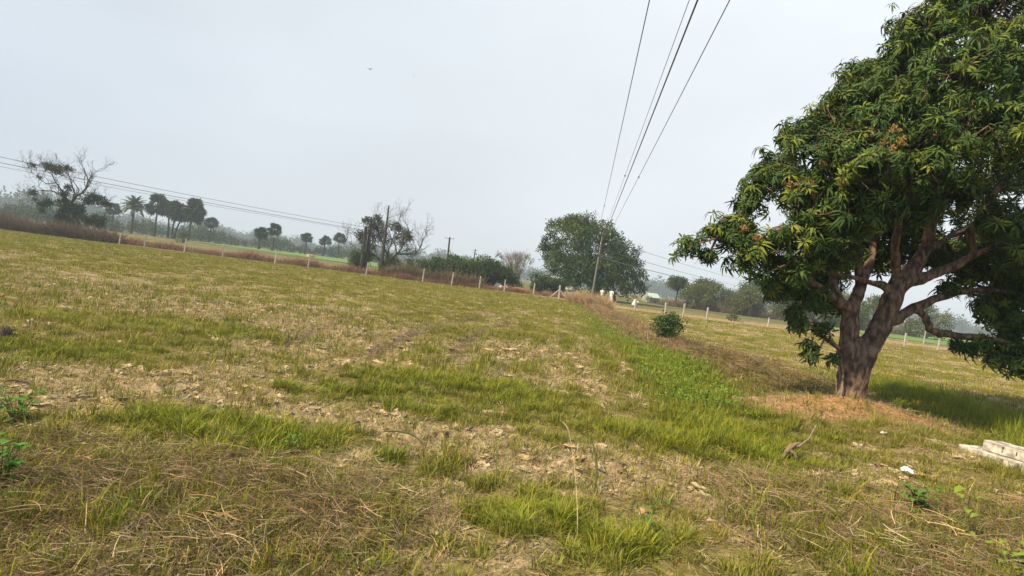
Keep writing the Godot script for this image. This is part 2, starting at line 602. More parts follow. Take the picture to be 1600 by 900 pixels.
const LIMBS := [
	["stem_left", [Vector4(0.04, -0.20, 0.00, 0.360), Vector4(-0.00, 0.08, -0.00, 0.285), Vector4(-0.04, 0.49, -0.01, 0.245), Vector4(-0.10, 0.95, -0.02, 0.220), Vector4(-0.15, 1.39, -0.03, 0.185), Vector4(-0.17, 1.70, -0.03, 0.170)]],
	["stem_right", [Vector4(0.10, -0.09, -0.02, 0.300), Vector4(0.04, 0.38, 0.01, 0.265), Vector4(0.14, 0.96, 0.03, 0.250), Vector4(0.37, 1.45, 0.02, 0.215), Vector4(0.51, 1.96, 0.01, 0.210), Vector4(0.63, 2.25, -0.05, 0.190)]],
	["l_a", [Vector4(-0.17, 1.70, -0.03, 0.150), Vector4(-0.49, 1.86, 0.06, 0.110), Vector4(-0.81, 1.98, 0.16, 0.090), Vector4(-1.22, 2.16, 0.36, 0.070), Vector4(-1.64, 2.32, 0.55, 0.050), Vector4(-2.20, 2.47, 0.65, 0.035), Vector4(-2.91, 2.65, 0.45, 0.022), Vector4(-3.35, 2.45, 0.35, 0.012)]],
	["l_b", [Vector4(-0.17, 1.70, -0.03, 0.150), Vector4(0.04, 2.12, -0.19, 0.120), Vector4(0.22, 2.51, -0.35, 0.100), Vector4(0.35, 2.89, -0.46, 0.085), Vector4(0.45, 3.53, -0.67, 0.070), Vector4(0.33, 4.40, -0.79, 0.050), Vector4(0.08, 5.22, -0.70, 0.035), Vector4(-0.20, 5.98, -0.52, 0.020)]],
	["l_c", [Vector4(-0.48, 1.86, 0.06, 0.100), Vector4(-0.52, 2.30, -0.15, 0.085), Vector4(-0.66, 2.82, -0.36, 0.070), Vector4(-0.84, 3.47, -0.47, 0.050), Vector4(-1.16, 4.27, -0.38, 0.030), Vector4(-1.35, 4.64, -0.29, 0.020)]],
	["l_d", [Vector4(0.04, 2.12, -0.19, 0.090), Vector4(-0.26, 2.79, 0.04, 0.080), Vector4(-0.42, 3.33, 0.23, 0.070), Vector4(-0.51, 3.76, 0.33, 0.060), Vector4(-0.83, 4.24, 0.52, 0.045), Vector4(-1.16, 4.72, 0.61, 0.030), Vector4(-1.37, 5.11, 0.50, 0.018)]],
	["r_a", [Vector4(0.63, 2.25, -0.05, 0.190), Vector4(0.83, 2.52, -0.10, 0.165), Vector4(1.03, 2.78, -0.16, 0.145), Vector4(1.18, 3.08, -0.21, 0.125), Vector4(1.26, 3.59, -0.27, 0.100), Vector4(1.36, 4.33, -0.38, 0.080), Vector4(1.41, 5.30, -0.40, 0.060), Vector4(1.42, 6.35, -0.32, 0.040), Vector4(1.33, 7.20, -0.14, 0.020)]],
	["r_b", [Vector4(0.65, 2.26, -0.05, 0.130), Vector4(0.94, 2.40, 0.05, 0.115), Vector4(1.26, 2.59, 0.10, 0.105), Vector4(1.54, 2.76, 0.15, 0.100), Vector4(1.70, 2.91, 0.19, 0.095), Vector4(1.58, 3.35, 0.23, 0.085), Vector4(1.67, 3.63, 0.33, 0.070), Vector4(1.72, 3.88, 0.42, 0.055), Vector4(1.86, 4.35, 0.51, 0.040), Vector4(1.98, 4.89, 0.60, 0.025)]],
	["r_c", [Vector4(1.68, 2.90, 0.19, 0.085), Vector4(1.99, 3.12, 0.24, 0.075), Vector4(2.42, 3.32, 0.23, 0.065), Vector4(3.04, 3.65, 0.13, 0.050), Vector4(3.84, 4.35, -0.09, 0.030)]],
	["r_d", [Vector4(0.60, 1.62, -0.03, 0.150), Vector4(0.81, 1.73, -0.09, 0.115), Vector4(1.14, 1.94, -0.14, 0.100), Vector4(1.58, 2.15, -0.24, 0.090), Vector4(2.00, 2.30, -0.35, 0.080), Vector4(2.52, 2.41, -0.35, 0.060), Vector4(3.10, 2.39, -0.25, 0.040), Vector4(3.72, 2.35, -0.15, 0.025)]],
	["low", [Vector4(1.01, 1.85, -0.14, 0.085), Vector4(1.15, 1.83, -0.14, 0.080), Vector4(1.28, 1.73, -0.14, 0.080), Vector4(1.36, 1.54, -0.13, 0.085), Vector4(1.52, 1.47, -0.08, 0.085), Vector4(1.74, 1.48, -0.03, 0.085), Vector4(2.14, 1.50, 0.07, 0.070), Vector4(2.50, 1.47, 0.17, 0.060), Vector4(2.82, 1.40, 0.27, 0.050), Vector4(3.43, 1.53, 0.27, 0.030)]],
	["low_b", [Vector4(2.14, 1.49, 0.07, 0.060), Vector4(2.28, 1.32, 0.12, 0.055), Vector4(2.41, 1.26, 0.17, 0.045), Vector4(2.68, 1.04, 0.23, 0.020)]],
	["a1", [Vector4(0.58, 2.08, -0.03, 0.095), Vector4(0.33, 2.23, -0.02, 0.080), Vector4(0.06, 2.24, 0.05, 0.060), Vector4(-0.21, 2.27, 0.15, 0.055), Vector4(-0.55, 2.27, 0.30, 0.050), Vector4(-0.98, 2.35, 0.45, 0.030), Vector4(-1.43, 2.46, 0.65, 0.015)]],
	["a2", [Vector4(-1.16, 2.99, 0.84, 0.020), Vector4(-1.29, 2.84, 0.89, 0.045), Vector4(-1.47, 2.60, 0.90, 0.040), Vector4(-1.64, 2.49, 0.90, 0.030), Vector4(-1.91, 2.28, 0.90, 0.025), Vector4(-2.19, 2.11, 0.86, 0.012)]],
	["a3", [Vector4(0.61, 2.32, -0.05, 0.100), Vector4(0.33, 2.86, 0.19, 0.085), Vector4(0.24, 3.40, 0.33, 0.075), Vector4(0.34, 3.65, 0.43, 0.065), Vector4(-0.02, 4.19, 0.72, 0.045), Vector4(-0.35, 4.85, 0.91, 0.030), Vector4(-0.30, 5.70, 0.59, 0.018)]],
	["a4", [Vector4(1.13, 3.04, -0.21, 0.080), Vector4(0.96, 3.64, 0.03, 0.070), Vector4(0.84, 3.94, 0.22, 0.060), Vector4(0.62, 4.40, 0.61, 0.040), Vector4(0.53, 4.96, 0.90, 0.025)]],
	["a5", [Vector4(1.06, 2.85, -0.16, 0.080), Vector4(1.73, 3.25, -0.56, 0.070), Vector4(2.44, 3.62, -0.97, 0.055), Vector4(3.27, 4.07, -1.28, 0.040), Vector4(3.94, 4.69, -1.39, 0.025)]],
	["a6", [Vector4(0.69, 2.33, -0.15, 0.100), Vector4(1.06, 2.87, -0.86, 0.080), Vector4(1.30, 3.72, -1.47, 0.060), Vector4(1.34, 5.00, -1.90, 0.040), Vector4(1.25, 6.26, -2.02, 0.020)]],
	["a7", [Vector4(1.27, 3.71, -0.27, 0.060), Vector4(2.29, 4.44, -1.09, 0.050), Vector4(3.04, 5.44, -1.71, 0.040), Vector4(3.35, 6.49, -1.93, 0.020)]],
	["sprig", [Vector4(-0.36, 0.99, 0.08, 0.050), Vector4(-0.55, 1.10, 0.13, 0.055), Vector4(-0.72, 1.17, 0.18, 0.040), Vector4(-0.94, 1.31, 0.22, 0.018), Vector4(-1.20, 1.36, 0.27, 0.012)]],
	["sprig2", [Vector4(-0.66, 1.16, 0.16, 0.030), Vector4(-0.78, 0.95, 0.23, 0.015), Vector4(-1.00, 0.79, 0.28, 0.008)]],
]
const LOBES := [
	Vector4(1.49, 7.34, -0.14, 0.81), Vector4(0.40, 6.68, 0.27, 0.69), Vector4(1.61, 6.22, 0.68, 0.86), Vector4(0.46, 6.89, -0.33, 0.50), Vector4(0.37, 6.34, -0.32, 0.59), Vector4(0.30, 5.60, 1.09, 0.82),
	Vector4(-0.49, 5.87, -0.11, 0.49), Vector4(-0.73, 5.07, 0.70, 0.75), Vector4(-0.67, 5.38, -0.30, 0.53), Vector4(-1.19, 4.91, 0.10, 0.51), Vector4(-1.48, 4.14, 1.12, 0.77), Vector4(-1.54, 4.74, -0.29, 0.38),
	Vector4(-0.69, 4.47, 1.41, 0.84), Vector4(0.30, 4.49, 1.41, 0.84), Vector4(1.10, 4.57, 1.51, 0.78), Vector4(-1.79, 4.07, -0.08, 0.49), Vector4(-2.08, 3.78, -0.27, 0.43), Vector4(-2.31, 3.34, 0.13, 0.34),
	Vector4(-1.82, 3.51, 0.93, 0.68), Vector4(0.40, 4.11, -1.28, 0.84), Vector4(1.79, 4.61, -1.69, 0.87), Vector4(2.97, 4.43, -1.29, 0.78), Vector4(-2.90, 2.71, 0.25, 0.36), Vector4(-3.29, 2.50, 0.25, 0.29),
	Vector4(-2.59, 2.77, 0.45, 0.49), Vector4(-2.19, 2.47, 0.75, 0.56), Vector4(-1.79, 2.14, 0.46, 0.40), Vector4(-2.37, 2.24, 0.36, 0.33), Vector4(-1.62, 2.75, 0.85, 0.58), Vector4(-0.64, 2.16, -0.44, 0.54),
	Vector4(0.06, 2.69, -1.05, 0.64), Vector4(-3.46, 2.33, 0.25, 0.16), Vector4(-2.97, 2.34, 0.25, 0.18), Vector4(-1.18, 1.93, -0.04, 0.30), Vector4(1.00, 3.32, -1.87, 0.82), Vector4(2.01, 4.01, -2.08, 0.69),
	Vector4(3.38, 4.52, -2.49, 1.00), Vector4(0.15, 3.74, -1.67, 0.94), Vector4(1.08, 6.52, -2.03, 0.96), Vector4(2.66, 6.27, -2.42, 1.14), Vector4(3.63, 6.72, -2.13, 1.11), Vector4(-1.30, 3.95, 1.62, 0.68),
	Vector4(-0.34, 3.86, 1.72, 0.53), Vector4(-0.68, 3.40, 1.23, 0.46), Vector4(-1.43, 3.20, 1.24, 0.51), Vector4(3.21, 3.15, -1.06, 0.70), Vector4(3.30, 2.46, -0.55, 0.61), Vector4(3.49, 2.27, -1.25, 0.44),
	Vector4(3.12, 1.69, -0.03, 0.56), Vector4(2.71, 1.11, 0.28, 0.29), Vector4(2.80, 1.87, -0.24, 0.31), Vector4(1.84, 1.31, 0.02, 0.16), Vector4(2.04, 1.28, 0.07, 0.15), Vector4(2.37, 1.16, 0.18, 0.18),
	Vector4(3.04, 3.32, -0.07, 0.87), Vector4(2.24, 2.58, -0.55, 0.36), Vector4(1.75, 2.34, -0.35, 0.21), Vector4(3.40, 6.05, -0.12, 1.04), Vector4(2.81, 4.50, 0.91, 1.00), Vector4(3.84, 3.42, -0.07, 0.99),
	Vector4(3.45, 2.33, 0.25, 0.73), Vector4(5.33, 4.69, -1.09, 1.08), Vector4(2.76, 7.49, -0.14, 0.93), Vector4(1.75, 8.07, -0.16, 0.70), Vector4(0.94, 7.56, -0.15, 0.46), Vector4(4.95, 5.07, -2.10, 1.11),
	Vector4(-0.93, 0.82, 0.28, 0.18), Vector4(-1.20, 1.34, 0.27, 0.23), Vector4(-0.74, 1.30, 0.17, 0.17), Vector4(-0.45, 0.82, 0.18, 0.11), Vector4(-1.33, 1.52, 0.27, 0.20), Vector4(-0.99, 0.98, 0.23, 0.16),
	Vector4(0.94, 2.84, -0.96, 0.48), Vector4(0.29, 2.97, -0.86, 0.53), Vector4(1.67, 3.29, -1.27, 0.54), Vector4(2.38, 3.08, -1.26, 0.41), Vector4(3.02, 3.49, -1.27, 0.54), Vector4(1.02, 3.76, -0.97, 0.57), Vector4(-0.73, 2.54, 0.65, 0.32), Vector4(-0.89, 3.13, 1.14, 0.46), Vector4(-1.22, 2.53, 0.85, 0.38),
	Vector4(1.54, 3.46, 0.83, 0.48), Vector4(0.35, 3.73, 1.23, 0.51), Vector4(-1.62, 2.22, 0.66, 0.37), Vector4(-0.92, 1.79, 0.16, 0.32), Vector4(-1.66, 1.87, 0.26, 0.27), Vector4(0.19, 3.44, 0.93, 0.38), Vector4(-0.34, 1.72, -0.34, 0.24), Vector4(-0.28, 5.38, 1.50, 0.29),
	Vector4(2.57, 2.05, -0.34, 0.36), Vector4(2.83, 1.88, -0.14, 0.41), Vector4(2.86, 1.22, 0.17, 0.41), Vector4(2.74, 2.82, -0.46, 0.54), Vector4(2.28, 2.95, -0.66, 0.42), Vector4(1.62, 2.87, -0.46, 0.29), Vector4(2.31, 2.92, 0.44, 0.55), Vector4(2.14, 1.41, 0.07, 0.18), Vector4(2.57, 1.36, 0.17, 0.27),
]

const ROADSIDE_LIMBS := [
	[Vector4(0.04, -0.35, 0.01, 0.420), Vector4(-0.39, 1.01, -0.02, 0.360), Vector4(-1.07, 2.26, -0.04, 0.320), Vector4(-1.56, 3.35, -0.06, 0.280), Vector4(-1.72, 3.94, -0.08, 0.240)],
	[Vector4(-1.56, 3.35, -0.06, 0.240), Vector4(-2.85, 4.14, -0.58, 0.200), Vector4(-4.05, 4.87, -1.09, 0.160), Vector4(-5.59, 5.29, -1.60, 0.120), Vector4(-7.08, 5.28, -2.10, 0.080), Vector4(-8.52, 5.19, -2.10, 0.050), Vector4(-9.54, 4.61, -2.09, 0.030)],
	[Vector4(-1.72, 3.94, -0.08, 0.220), Vector4(-0.83, 4.87, 0.41, 0.190), Vector4(-0.03, 5.39, 0.50, 0.170), Vector4(0.49, 6.15, 0.48, 0.140), Vector4(0.63, 7.22, 0.46, 0.110), Vector4(0.08, 8.23, 0.34, 0.070), Vector4(-0.84, 9.37, 0.22, 0.030)],
	[Vector4(0.63, 7.22, 0.46, 0.080), Vector4(1.51, 8.14, 0.85, 0.050), Vector4(1.82, 8.52, 0.84, 0.030)],
	[Vector4(-2.85, 4.14, -0.58, 0.150), Vector4(-2.73, 5.34, 0.40, 0.120), Vector4(-3.33, 6.32, 0.88, 0.090), Vector4(-3.81, 7.27, 1.06, 0.060), Vector4(-4.43, 8.07, 1.05, 0.040), Vector4(-5.67, 8.26, 1.04, 0.020)],
	[Vector4(-3.33, 6.32, 0.88, 0.080), Vector4(-3.86, 6.00, 1.89, 0.060), Vector4(-4.98, 6.72, 1.87, 0.040), Vector4(-5.90, 7.21, 1.86, 0.030), Vector4(-6.54, 8.17, 1.84, 0.020)],
	[Vector4(-1.72, 3.94, -0.08, 0.160), Vector4(-2.23, 5.36, -1.10, 0.120), Vector4(-3.23, 6.66, -1.63, 0.080), Vector4(-3.73, 7.78, -1.65, 0.050), Vector4(-4.01, 8.64, -1.66, 0.030)],
	[Vector4(-0.97, 4.79, 0.21, 0.100), Vector4(-1.67, 5.88, -1.11, 0.080), Vector4(-3.50, 7.17, -2.14, 0.050), Vector4(-4.84, 7.73, -2.15, 0.030), Vector4(-5.67, 8.54, -2.16, 0.020)],
	[Vector4(-1.54, 3.17, -0.06, 0.200), Vector4(-2.21, 3.19, 0.54, 0.100), Vector4(-3.31, 3.35, 0.94, 0.060), Vector4(-4.50, 3.03, 0.94, 0.030)],
	[Vector4(-1.43, 3.01, -0.06, 0.200), Vector4(-0.58, 3.90, -0.67, 0.120), Vector4(0.46, 4.62, -1.09, 0.080), Vector4(1.87, 4.79, -1.09, 0.050), Vector4(3.02, 4.21, -1.08, 0.030)],
]
const ROADSIDE_LOBES := [
	Vector4(-4.11, 3.43, 0.93, 0.61), Vector4(-4.86, 3.16, 0.94, 0.44), Vector4(-4.68, 2.40, 0.95, 0.35), Vector4(-2.62, 3.78, 0.33, 0.61), Vector4(-2.00, 3.29, -0.06, 0.79), Vector4(-1.05, 3.19, -0.46, 0.79),
	Vector4(-1.01, 2.44, -0.05, 0.61), Vector4(0.41, 4.97, -1.09, 0.79), Vector4(1.52, 4.75, -1.09, 0.70), Vector4(2.46, 4.32, -1.08, 0.44), Vector4(-0.12, 4.49, -0.69, 0.53), Vector4(-4.81, 8.37, 1.04, 0.53),
	Vector4(-3.92, 8.22, 1.04, 0.53), Vector4(-3.77, 8.38, -0.16, 0.44), Vector4(-4.10, 8.63, -1.66, 0.44), Vector4(-3.06, 8.48, -1.16, 0.26), Vector4(-6.03, 8.23, 1.84, 0.35), Vector4(-4.80, 6.66, 1.87, 0.26),
	Vector4(-3.97, 7.83, -0.15, 0.35), Vector4(-5.45, 8.19, -1.16, 0.35), Vector4(-3.51, 6.00, -1.61, 0.44), Vector4(-3.31, 4.97, -0.59, 0.44), Vector4(-8.82, 4.70, -2.09, 0.44), Vector4(-7.51, 3.82, -1.07, 0.26),
	Vector4(0.85, 1.57, -0.53, 0.70), Vector4(2.12, 1.37, -0.53, 0.61), Vector4(1.46, 2.36, -0.54, 0.44), Vector4(0.49, 1.95, 0.46, 0.53), Vector4(2.46, 2.11, -0.44, 0.44), Vector4(-3.09, 1.60, -0.33, 0.79),
	Vector4(-2.25, 1.26, -0.32, 0.88), Vector4(-2.85, 2.52, -0.35, 0.61),
]
const FENCE_LIMBS := [
	[Vector4(0.04, -0.33, 0.01, 0.340), Vector4(-0.27, 0.81, -0.02, 0.280), Vector4(-0.04, 1.67, -0.03, 0.260)],
	[Vector4(-0.08, 1.33, -0.03, 0.240), Vector4(0.57, 2.07, 0.26, 0.200), Vector4(1.18, 2.81, 0.45, 0.180), Vector4(2.39, 2.94, 0.74, 0.150), Vector4(3.57, 3.08, 0.94, 0.120), Vector4(4.14, 3.81, 0.93, 0.090), Vector4(4.35, 4.83, 0.91, 0.060), Vector4(4.74, 5.71, 0.89, 0.040)],
	[Vector4(-0.03, 1.59, -0.03, 0.220), Vector4(-0.15, 2.51, -0.45, 0.170), Vector4(-0.71, 3.30, -0.66, 0.140), Vector4(-1.31, 4.34, -0.88, 0.100), Vector4(-1.96, 5.53, -0.91, 0.060), Vector4(-2.45, 6.74, -0.93, 0.030)],
	[Vector4(1.16, 2.81, 0.35, 0.140), Vector4(0.75, 3.79, -0.27, 0.100), Vector4(0.07, 4.74, -0.59, 0.070), Vector4(-0.61, 6.09, -0.62, 0.050), Vector4(-0.59, 7.36, -0.64, 0.030)],
	[Vector4(1.35, 2.83, 0.45, 0.100), Vector4(1.98, 3.88, 0.93, 0.070), Vector4(2.37, 4.75, 0.91, 0.050), Vector4(2.58, 5.77, 0.89, 0.030)],
	[Vector4(-0.22, 1.15, -0.02, 0.200), Vector4(-1.19, 2.01, 0.56, 0.150), Vector4(-2.18, 2.71, 0.95, 0.100), Vector4(-3.27, 3.56, 0.93, 0.060), Vector4(-4.21, 4.44, 0.92, 0.030)],
	[Vector4(-2.18, 2.71, 0.95, 0.080), Vector4(-3.36, 2.70, 1.45, 0.050), Vector4(-4.42, 3.23, 1.44, 0.030), Vector4(-5.08, 3.97, 1.42, 0.015)],
	[Vector4(-0.29, 2.33, -0.44, 0.100), Vector4(0.23, 5.31, -1.10, 0.070), Vector4(0.57, 6.71, -1.13, 0.040), Vector4(0.69, 7.74, -1.15, 0.020)],
]
const FENCE_LOBES := [
	Vector4(-2.93, 6.47, 0.38, 0.75), Vector4(-2.29, 6.85, -0.93, 0.75), Vector4(-1.69, 6.07, -0.92, 0.75), Vector4(-2.41, 5.62, -0.61, 0.83), Vector4(-2.82, 4.80, 0.71, 0.75), Vector4(-3.35, 4.22, 0.92, 0.58),
	Vector4(-3.74, 4.67, 0.91, 0.50), Vector4(-1.79, 4.52, -0.69, 0.75), Vector4(-1.02, 5.12, -0.70, 0.58), Vector4(0.27, 6.33, -1.12, 0.75), Vector4(1.11, 5.88, -0.61, 0.67), Vector4(2.17, 5.06, 0.90, 0.67),
	Vector4(0.94, 4.83, -0.39, 0.58), Vector4(-0.21, 4.20, -0.58, 0.67), Vector4(1.94, 4.21, 0.92, 0.50), Vector4(-2.14, 3.38, 0.74, 0.67), Vector4(-0.45, 3.15, -0.36, 0.50), Vector4(2.44, 5.59, 0.89, 0.50),
	Vector4(2.70, 4.79, 0.91, 0.42),
]
const BANYAN_LIMBS := [
	[Vector4(0.04, -0.36, 0.01, 0.900), Vector4(-0.20, 0.88, -0.02, 0.750), Vector4(-0.45, 2.21, -0.04, 0.650), Vector4(-0.94, 3.97, -0.08, 0.500), Vector4(-1.72, 6.59, -0.13, 0.350), Vector4(-2.22, 9.25, -0.18, 0.150)],
	[Vector4(-0.29, 1.60, -0.03, 0.500), Vector4(-2.74, 3.30, -1.06, 0.350), Vector4(-5.22, 4.83, -1.09, 0.200), Vector4(-7.02, 5.98, -1.11, 0.100)],
	[Vector4(-0.42, 1.94, -0.04, 0.500), Vector4(1.45, 3.80, 0.93, 0.350), Vector4(3.49, 5.40, 0.90, 0.200), Vector4(4.71, 6.44, 0.88, 0.100)],
	[Vector4(-0.45, 2.21, -0.04, 0.400), Vector4(0.82, 5.59, -2.11, 0.300), Vector4(0.82, 9.31, -2.18, 0.150)],
	[Vector4(2.68, 0.29, -1.01, 0.300), Vector4(2.19, 2.07, -0.54, 0.250), Vector4(1.47, 3.63, 0.93, 0.250)],
]
const BANYAN_LOBES := [
	Vector4(-6.77, 9.33, -0.18, 1.80), Vector4(-5.59, 9.61, 1.32, 1.80), Vector4(-3.68, 10.48, -0.70, 1.62), Vector4(-2.05, 10.36, 0.80, 1.80), Vector4(-0.31, 9.94, -0.19, 1.80), Vector4(-4.29, 8.12, 3.35, 2.52),
	Vector4(-2.08, 7.24, 3.86, 2.88), Vector4(0.63, 7.62, 2.86, 2.52), Vector4(2.83, 7.11, 0.86, 2.25), Vector4(-7.27, 7.45, -0.14, 1.53), Vector4(-7.41, 5.91, -0.61, 1.35), Vector4(-8.05, 6.45, -0.12, 0.81),
	Vector4(-6.50, 5.07, 0.90, 1.80), Vector4(-5.07, 4.30, 2.92, 2.16), Vector4(-3.05, 4.09, 4.42, 2.52), Vector4(-0.52, 4.40, 4.42, 2.70), Vector4(2.29, 4.77, 2.91, 2.52), Vector4(4.88, 5.32, -0.10, 1.44),
	Vector4(5.66, 4.14, -0.08, 1.17), Vector4(5.99, 2.73, -0.35, 0.90), Vector4(4.00, 3.23, 1.94, 1.80), Vector4(1.52, 2.51, 3.95, 1.98), Vector4(-1.10, 2.19, 4.46, 1.98), Vector4(-3.19, 2.19, 3.96, 1.62),
	Vector4(-4.33, 2.21, 2.46, 1.26), Vector4(-5.61, 2.94, 0.94, 1.35), Vector4(-6.83, 3.88, -0.07, 1.08), Vector4(-8.36, 6.25, -0.62, 0.72), Vector4(3.90, 1.89, 1.96, 1.08), Vector4(6.36, 2.14, -0.04, 0.54),
	Vector4(-1.92, 8.98, -2.17, 2.70), Vector4(1.32, 6.62, -3.13, 3.24), Vector4(-4.30, 6.40, -3.12, 3.06), Vector4(3.87, 5.05, -3.10, 2.34), Vector4(-2.51, 3.81, -3.57, 2.52), Vector4(0.89, 3.75, -4.07, 2.70),
	Vector4(-6.59, 9.99, -1.19, 1.26), Vector4(-4.77, 10.75, -0.20, 1.08),
]
const GREY_LIMBS := [
	[Vector4(0.03, -0.25, 0.00, 0.200), Vector4(-0.06, 0.51, -0.01, 0.150), Vector4(-0.13, 1.02, -0.02, 0.120)],
]
const GREY_LOBES := [
	Vector4(0.39, 4.53, -0.09, 0.68), Vector4(1.09, 4.44, -0.08, 0.68), Vector4(1.62, 4.34, -0.08, 0.51), Vector4(0.01, 3.45, -0.07, 0.51), Vector4(-2.05, 4.06, -0.08, 0.34), Vector4(-2.52, 4.34, -0.08, 0.26),
	Vector4(2.16, 4.14, -0.08, 0.43), Vector4(0.78, 3.56, -0.57, 0.68),
]

# ---------------------------------------------------------------- the mango tree
func mango_tree() -> void:
	var at := Vector3(6.31, 0.2, -10.28)
	var t := thing("mango_tree", at, "huge leafy mango tree with a forked brown trunk on an earth mound", "tree")
	var L := {}
	for l in LIMBS:
		L[l[0]] = l[1]
	var sk := BodySkin.new(0.03, Vector3(-1.1, -0.32, -0.62), Vector3(1.9, 3.1, 0.62))
	for e in [["stem_left", 6], ["stem_right", 6], ["l_a", 2], ["l_b", 3], ["l_c", 2], ["r_a", 4], ["r_b", 3], ["r_d", 2], ["low", 2], ["a1", 3], ["a3", 2]]:
		var p: Array = L[e[0]]
		for k in int(e[1]) - 1:
			sk.bone(Vector3(p[k].x, p[k].y, p[k].z), p[k].w * 0.77, Vector3(p[k + 1].x, p[k + 1].y, p[k + 1].z), p[k + 1].w * 0.77, 0.06)
	# root flare
	for k in 7:
		var a := TAU * k / 7.0 + 0.3
		sk.bone(Vector3(cos(a) * 0.12, 0.12, sin(a) * 0.12), 0.11, Vector3(cos(a) * 0.32, -0.14, sin(a) * 0.32), 0.05, 0.08)
	put("trunk", sk.mesh(Color(1, 1, 1), noise(8.0, 31, 4), 0.03).mesh(), M.bark, t)
	var nodes := []
	for n in L:
		var p := PackedVector3Array()
		var r := PackedFloat32Array()
		for k in L[n].size():
			var q: Vector4 = L[n][k]
			nodes.append(Vector3(q.x, q.y, q.z))
			if k < L[n].size() - 1:
				for s in 3:
					var u: Vector4 = q.lerp(L[n][k + 1], s / 3.0)
					p.append(Vector3(u.x, u.y, u.z) + (around() * u.w * 0.22 if s > 0 else Vector3.ZERO))
					r.append(u.w * 0.78 * rng.randf_range(0.94, 1.05))
		var z: Vector4 = L[n][L[n].size() - 1]
		p.append(Vector3(z.x, z.y, z.z))
		r.append(z.w)
		if n != "stem_left" and n != "stem_right":
			var mb := MB.new()
			mb.tube(p, r, 9, Color.WHITE, 0.05)
			put("limb", mb.mesh(), M.bark, t)
	# side branches run from the limbs into every lobe of the crown, then to the shoots
	var tw := MB.new()
	var shoots := []
	var n_rag := noise(2.2, 55, 2)
	var n_gap := noise(1.5, 56, 2)
	for l in LOBES:
		var c := Vector3(l.x, l.y, l.z)
		var best: Vector3 = nodes[0]
		for q in nodes:
			if q.y > 0.9 and q.distance_to(c) < best.distance_to(c):
				best = q
		var mid: Vector3 = best.lerp(c, 0.5) + around() * 0.15 * l.w
		var r0: float = 0.014 + 0.022 * l.w
		tw.tube(PackedVector3Array([best, mid, c]), PackedFloat32Array([r0 * 1.5, r0 * 1.1, r0 * 0.7]), 6)
		var subs := []
		for k in int(4 + 6 * l.w):
			var d := around()
			d.y = absf(d.y) * 0.8 - 0.25
			var e: Vector3 = c + d.normalized() * l.w * rng.randf_range(0.45, 0.75)
			subs.append(e)
			tw.tube(PackedVector3Array([c, c.lerp(e, 0.5) + around() * 0.06, e]), PackedFloat32Array([r0 * 0.6, r0 * 0.45, 0.006]), 4)
		var cnt := int(330.0 * l.w * l.w * (0.5 if l.x > 1.8 and l.y > 3.5 else 1.0)) + 7
		for k in cnt:
			var d := around()
			if d.y < -0.3 and rng.randf() < 0.5:
				d.y = -d.y
			var rr: float = l.w * (0.42 + 0.5 * pow(rng.randf(), 0.6)) * rng.randf_range(0.8, 1.12) * (1.0 + 0.55 * n_rag.get_noise_3dv(c + d * l.w))
			var p := c + d * rr * Vector3(1, 0.9, 1)
			if p.y < 0.5 or (n_gap.get_noise_3dv(p) < -0.24 - 0.12 * rng.randf() and not (p.x > 1.2 and p.y < 3.2)):
				continue
			var ax := (d + Vector3(0, 0.55, 0) + around() * 0.45).normalized()
			shoots.append([p, ax, rng.randf()])
			if rng.randf() < 0.4:
				var b: Vector3 = subs[0]
				for q in subs:
					if q.distance_to(p) < b.distance_to(p):
						b = q
				tw.tube(PackedVector3Array([b, b.lerp(p, 0.5) + around() * 0.04, p]), PackedFloat32Array([0.009, 0.007, 0.004]), 3)
	var twigs := put("twigs", tw.mesh(), M.bark, t)
	twigs.set_meta("kind", "stuff")
	# rosettes: whorls of long drooping leaves at the shoot ends
	var kinds := []
	for k in 5:
		var mb := MB.new()
		var cnt := 8 + 2 * k
		for j in cnt:
			var a := TAU * j * 0.382 + rng.randf() * 0.5
			var o := Vector3(cos(a), 0, sin(a))
			var d := (o + Vector3.UP * rng.randf_range(-0.5, 0.6)).normalized()
			var s := o.cross(Vector3.UP).normalized().rotated(d, rng.randf_range(-0.5, 0.5))
			var tn := rng.randf_range(0.72, 1.0)
			mb.leaf(Vector3(0, -0.05 * rng.randf(), 0) + o * 0.01, d, s, rng.randf_range(0.1, 0.205), rng.randf_range(0.023, 0.036), rng.randf_range(0.2, 1.0), Color(tn, tn, tn * rng.randf_range(0.8, 1.0)))
		mb.tube(PackedVector3Array([Vector3(0, -0.16, 0), Vector3(0, 0.015, 0)]), PackedFloat32Array([0.006, 0.004]), 3, Color(0.8, 0.8, 0.4))
		kinds.append(mb.mesh())
	var eye := Vector3(0, 1.75, 0) - at
	var front := []
	for i in shoots.size():
		var p: Vector3 = shoots[i][0]
		front.append([p.distance_to(eye) + (3.0 if p.x > 2.7 else 0.0), i])
	front.sort_custom(func(x, y): return x[0] < y[0])
	var own := {}
	for k in 300:
		own[front[k][1]] = true
	var where := [[], [], [], [], []]
	var tint := [[], [], [], [], []]
	var near := []
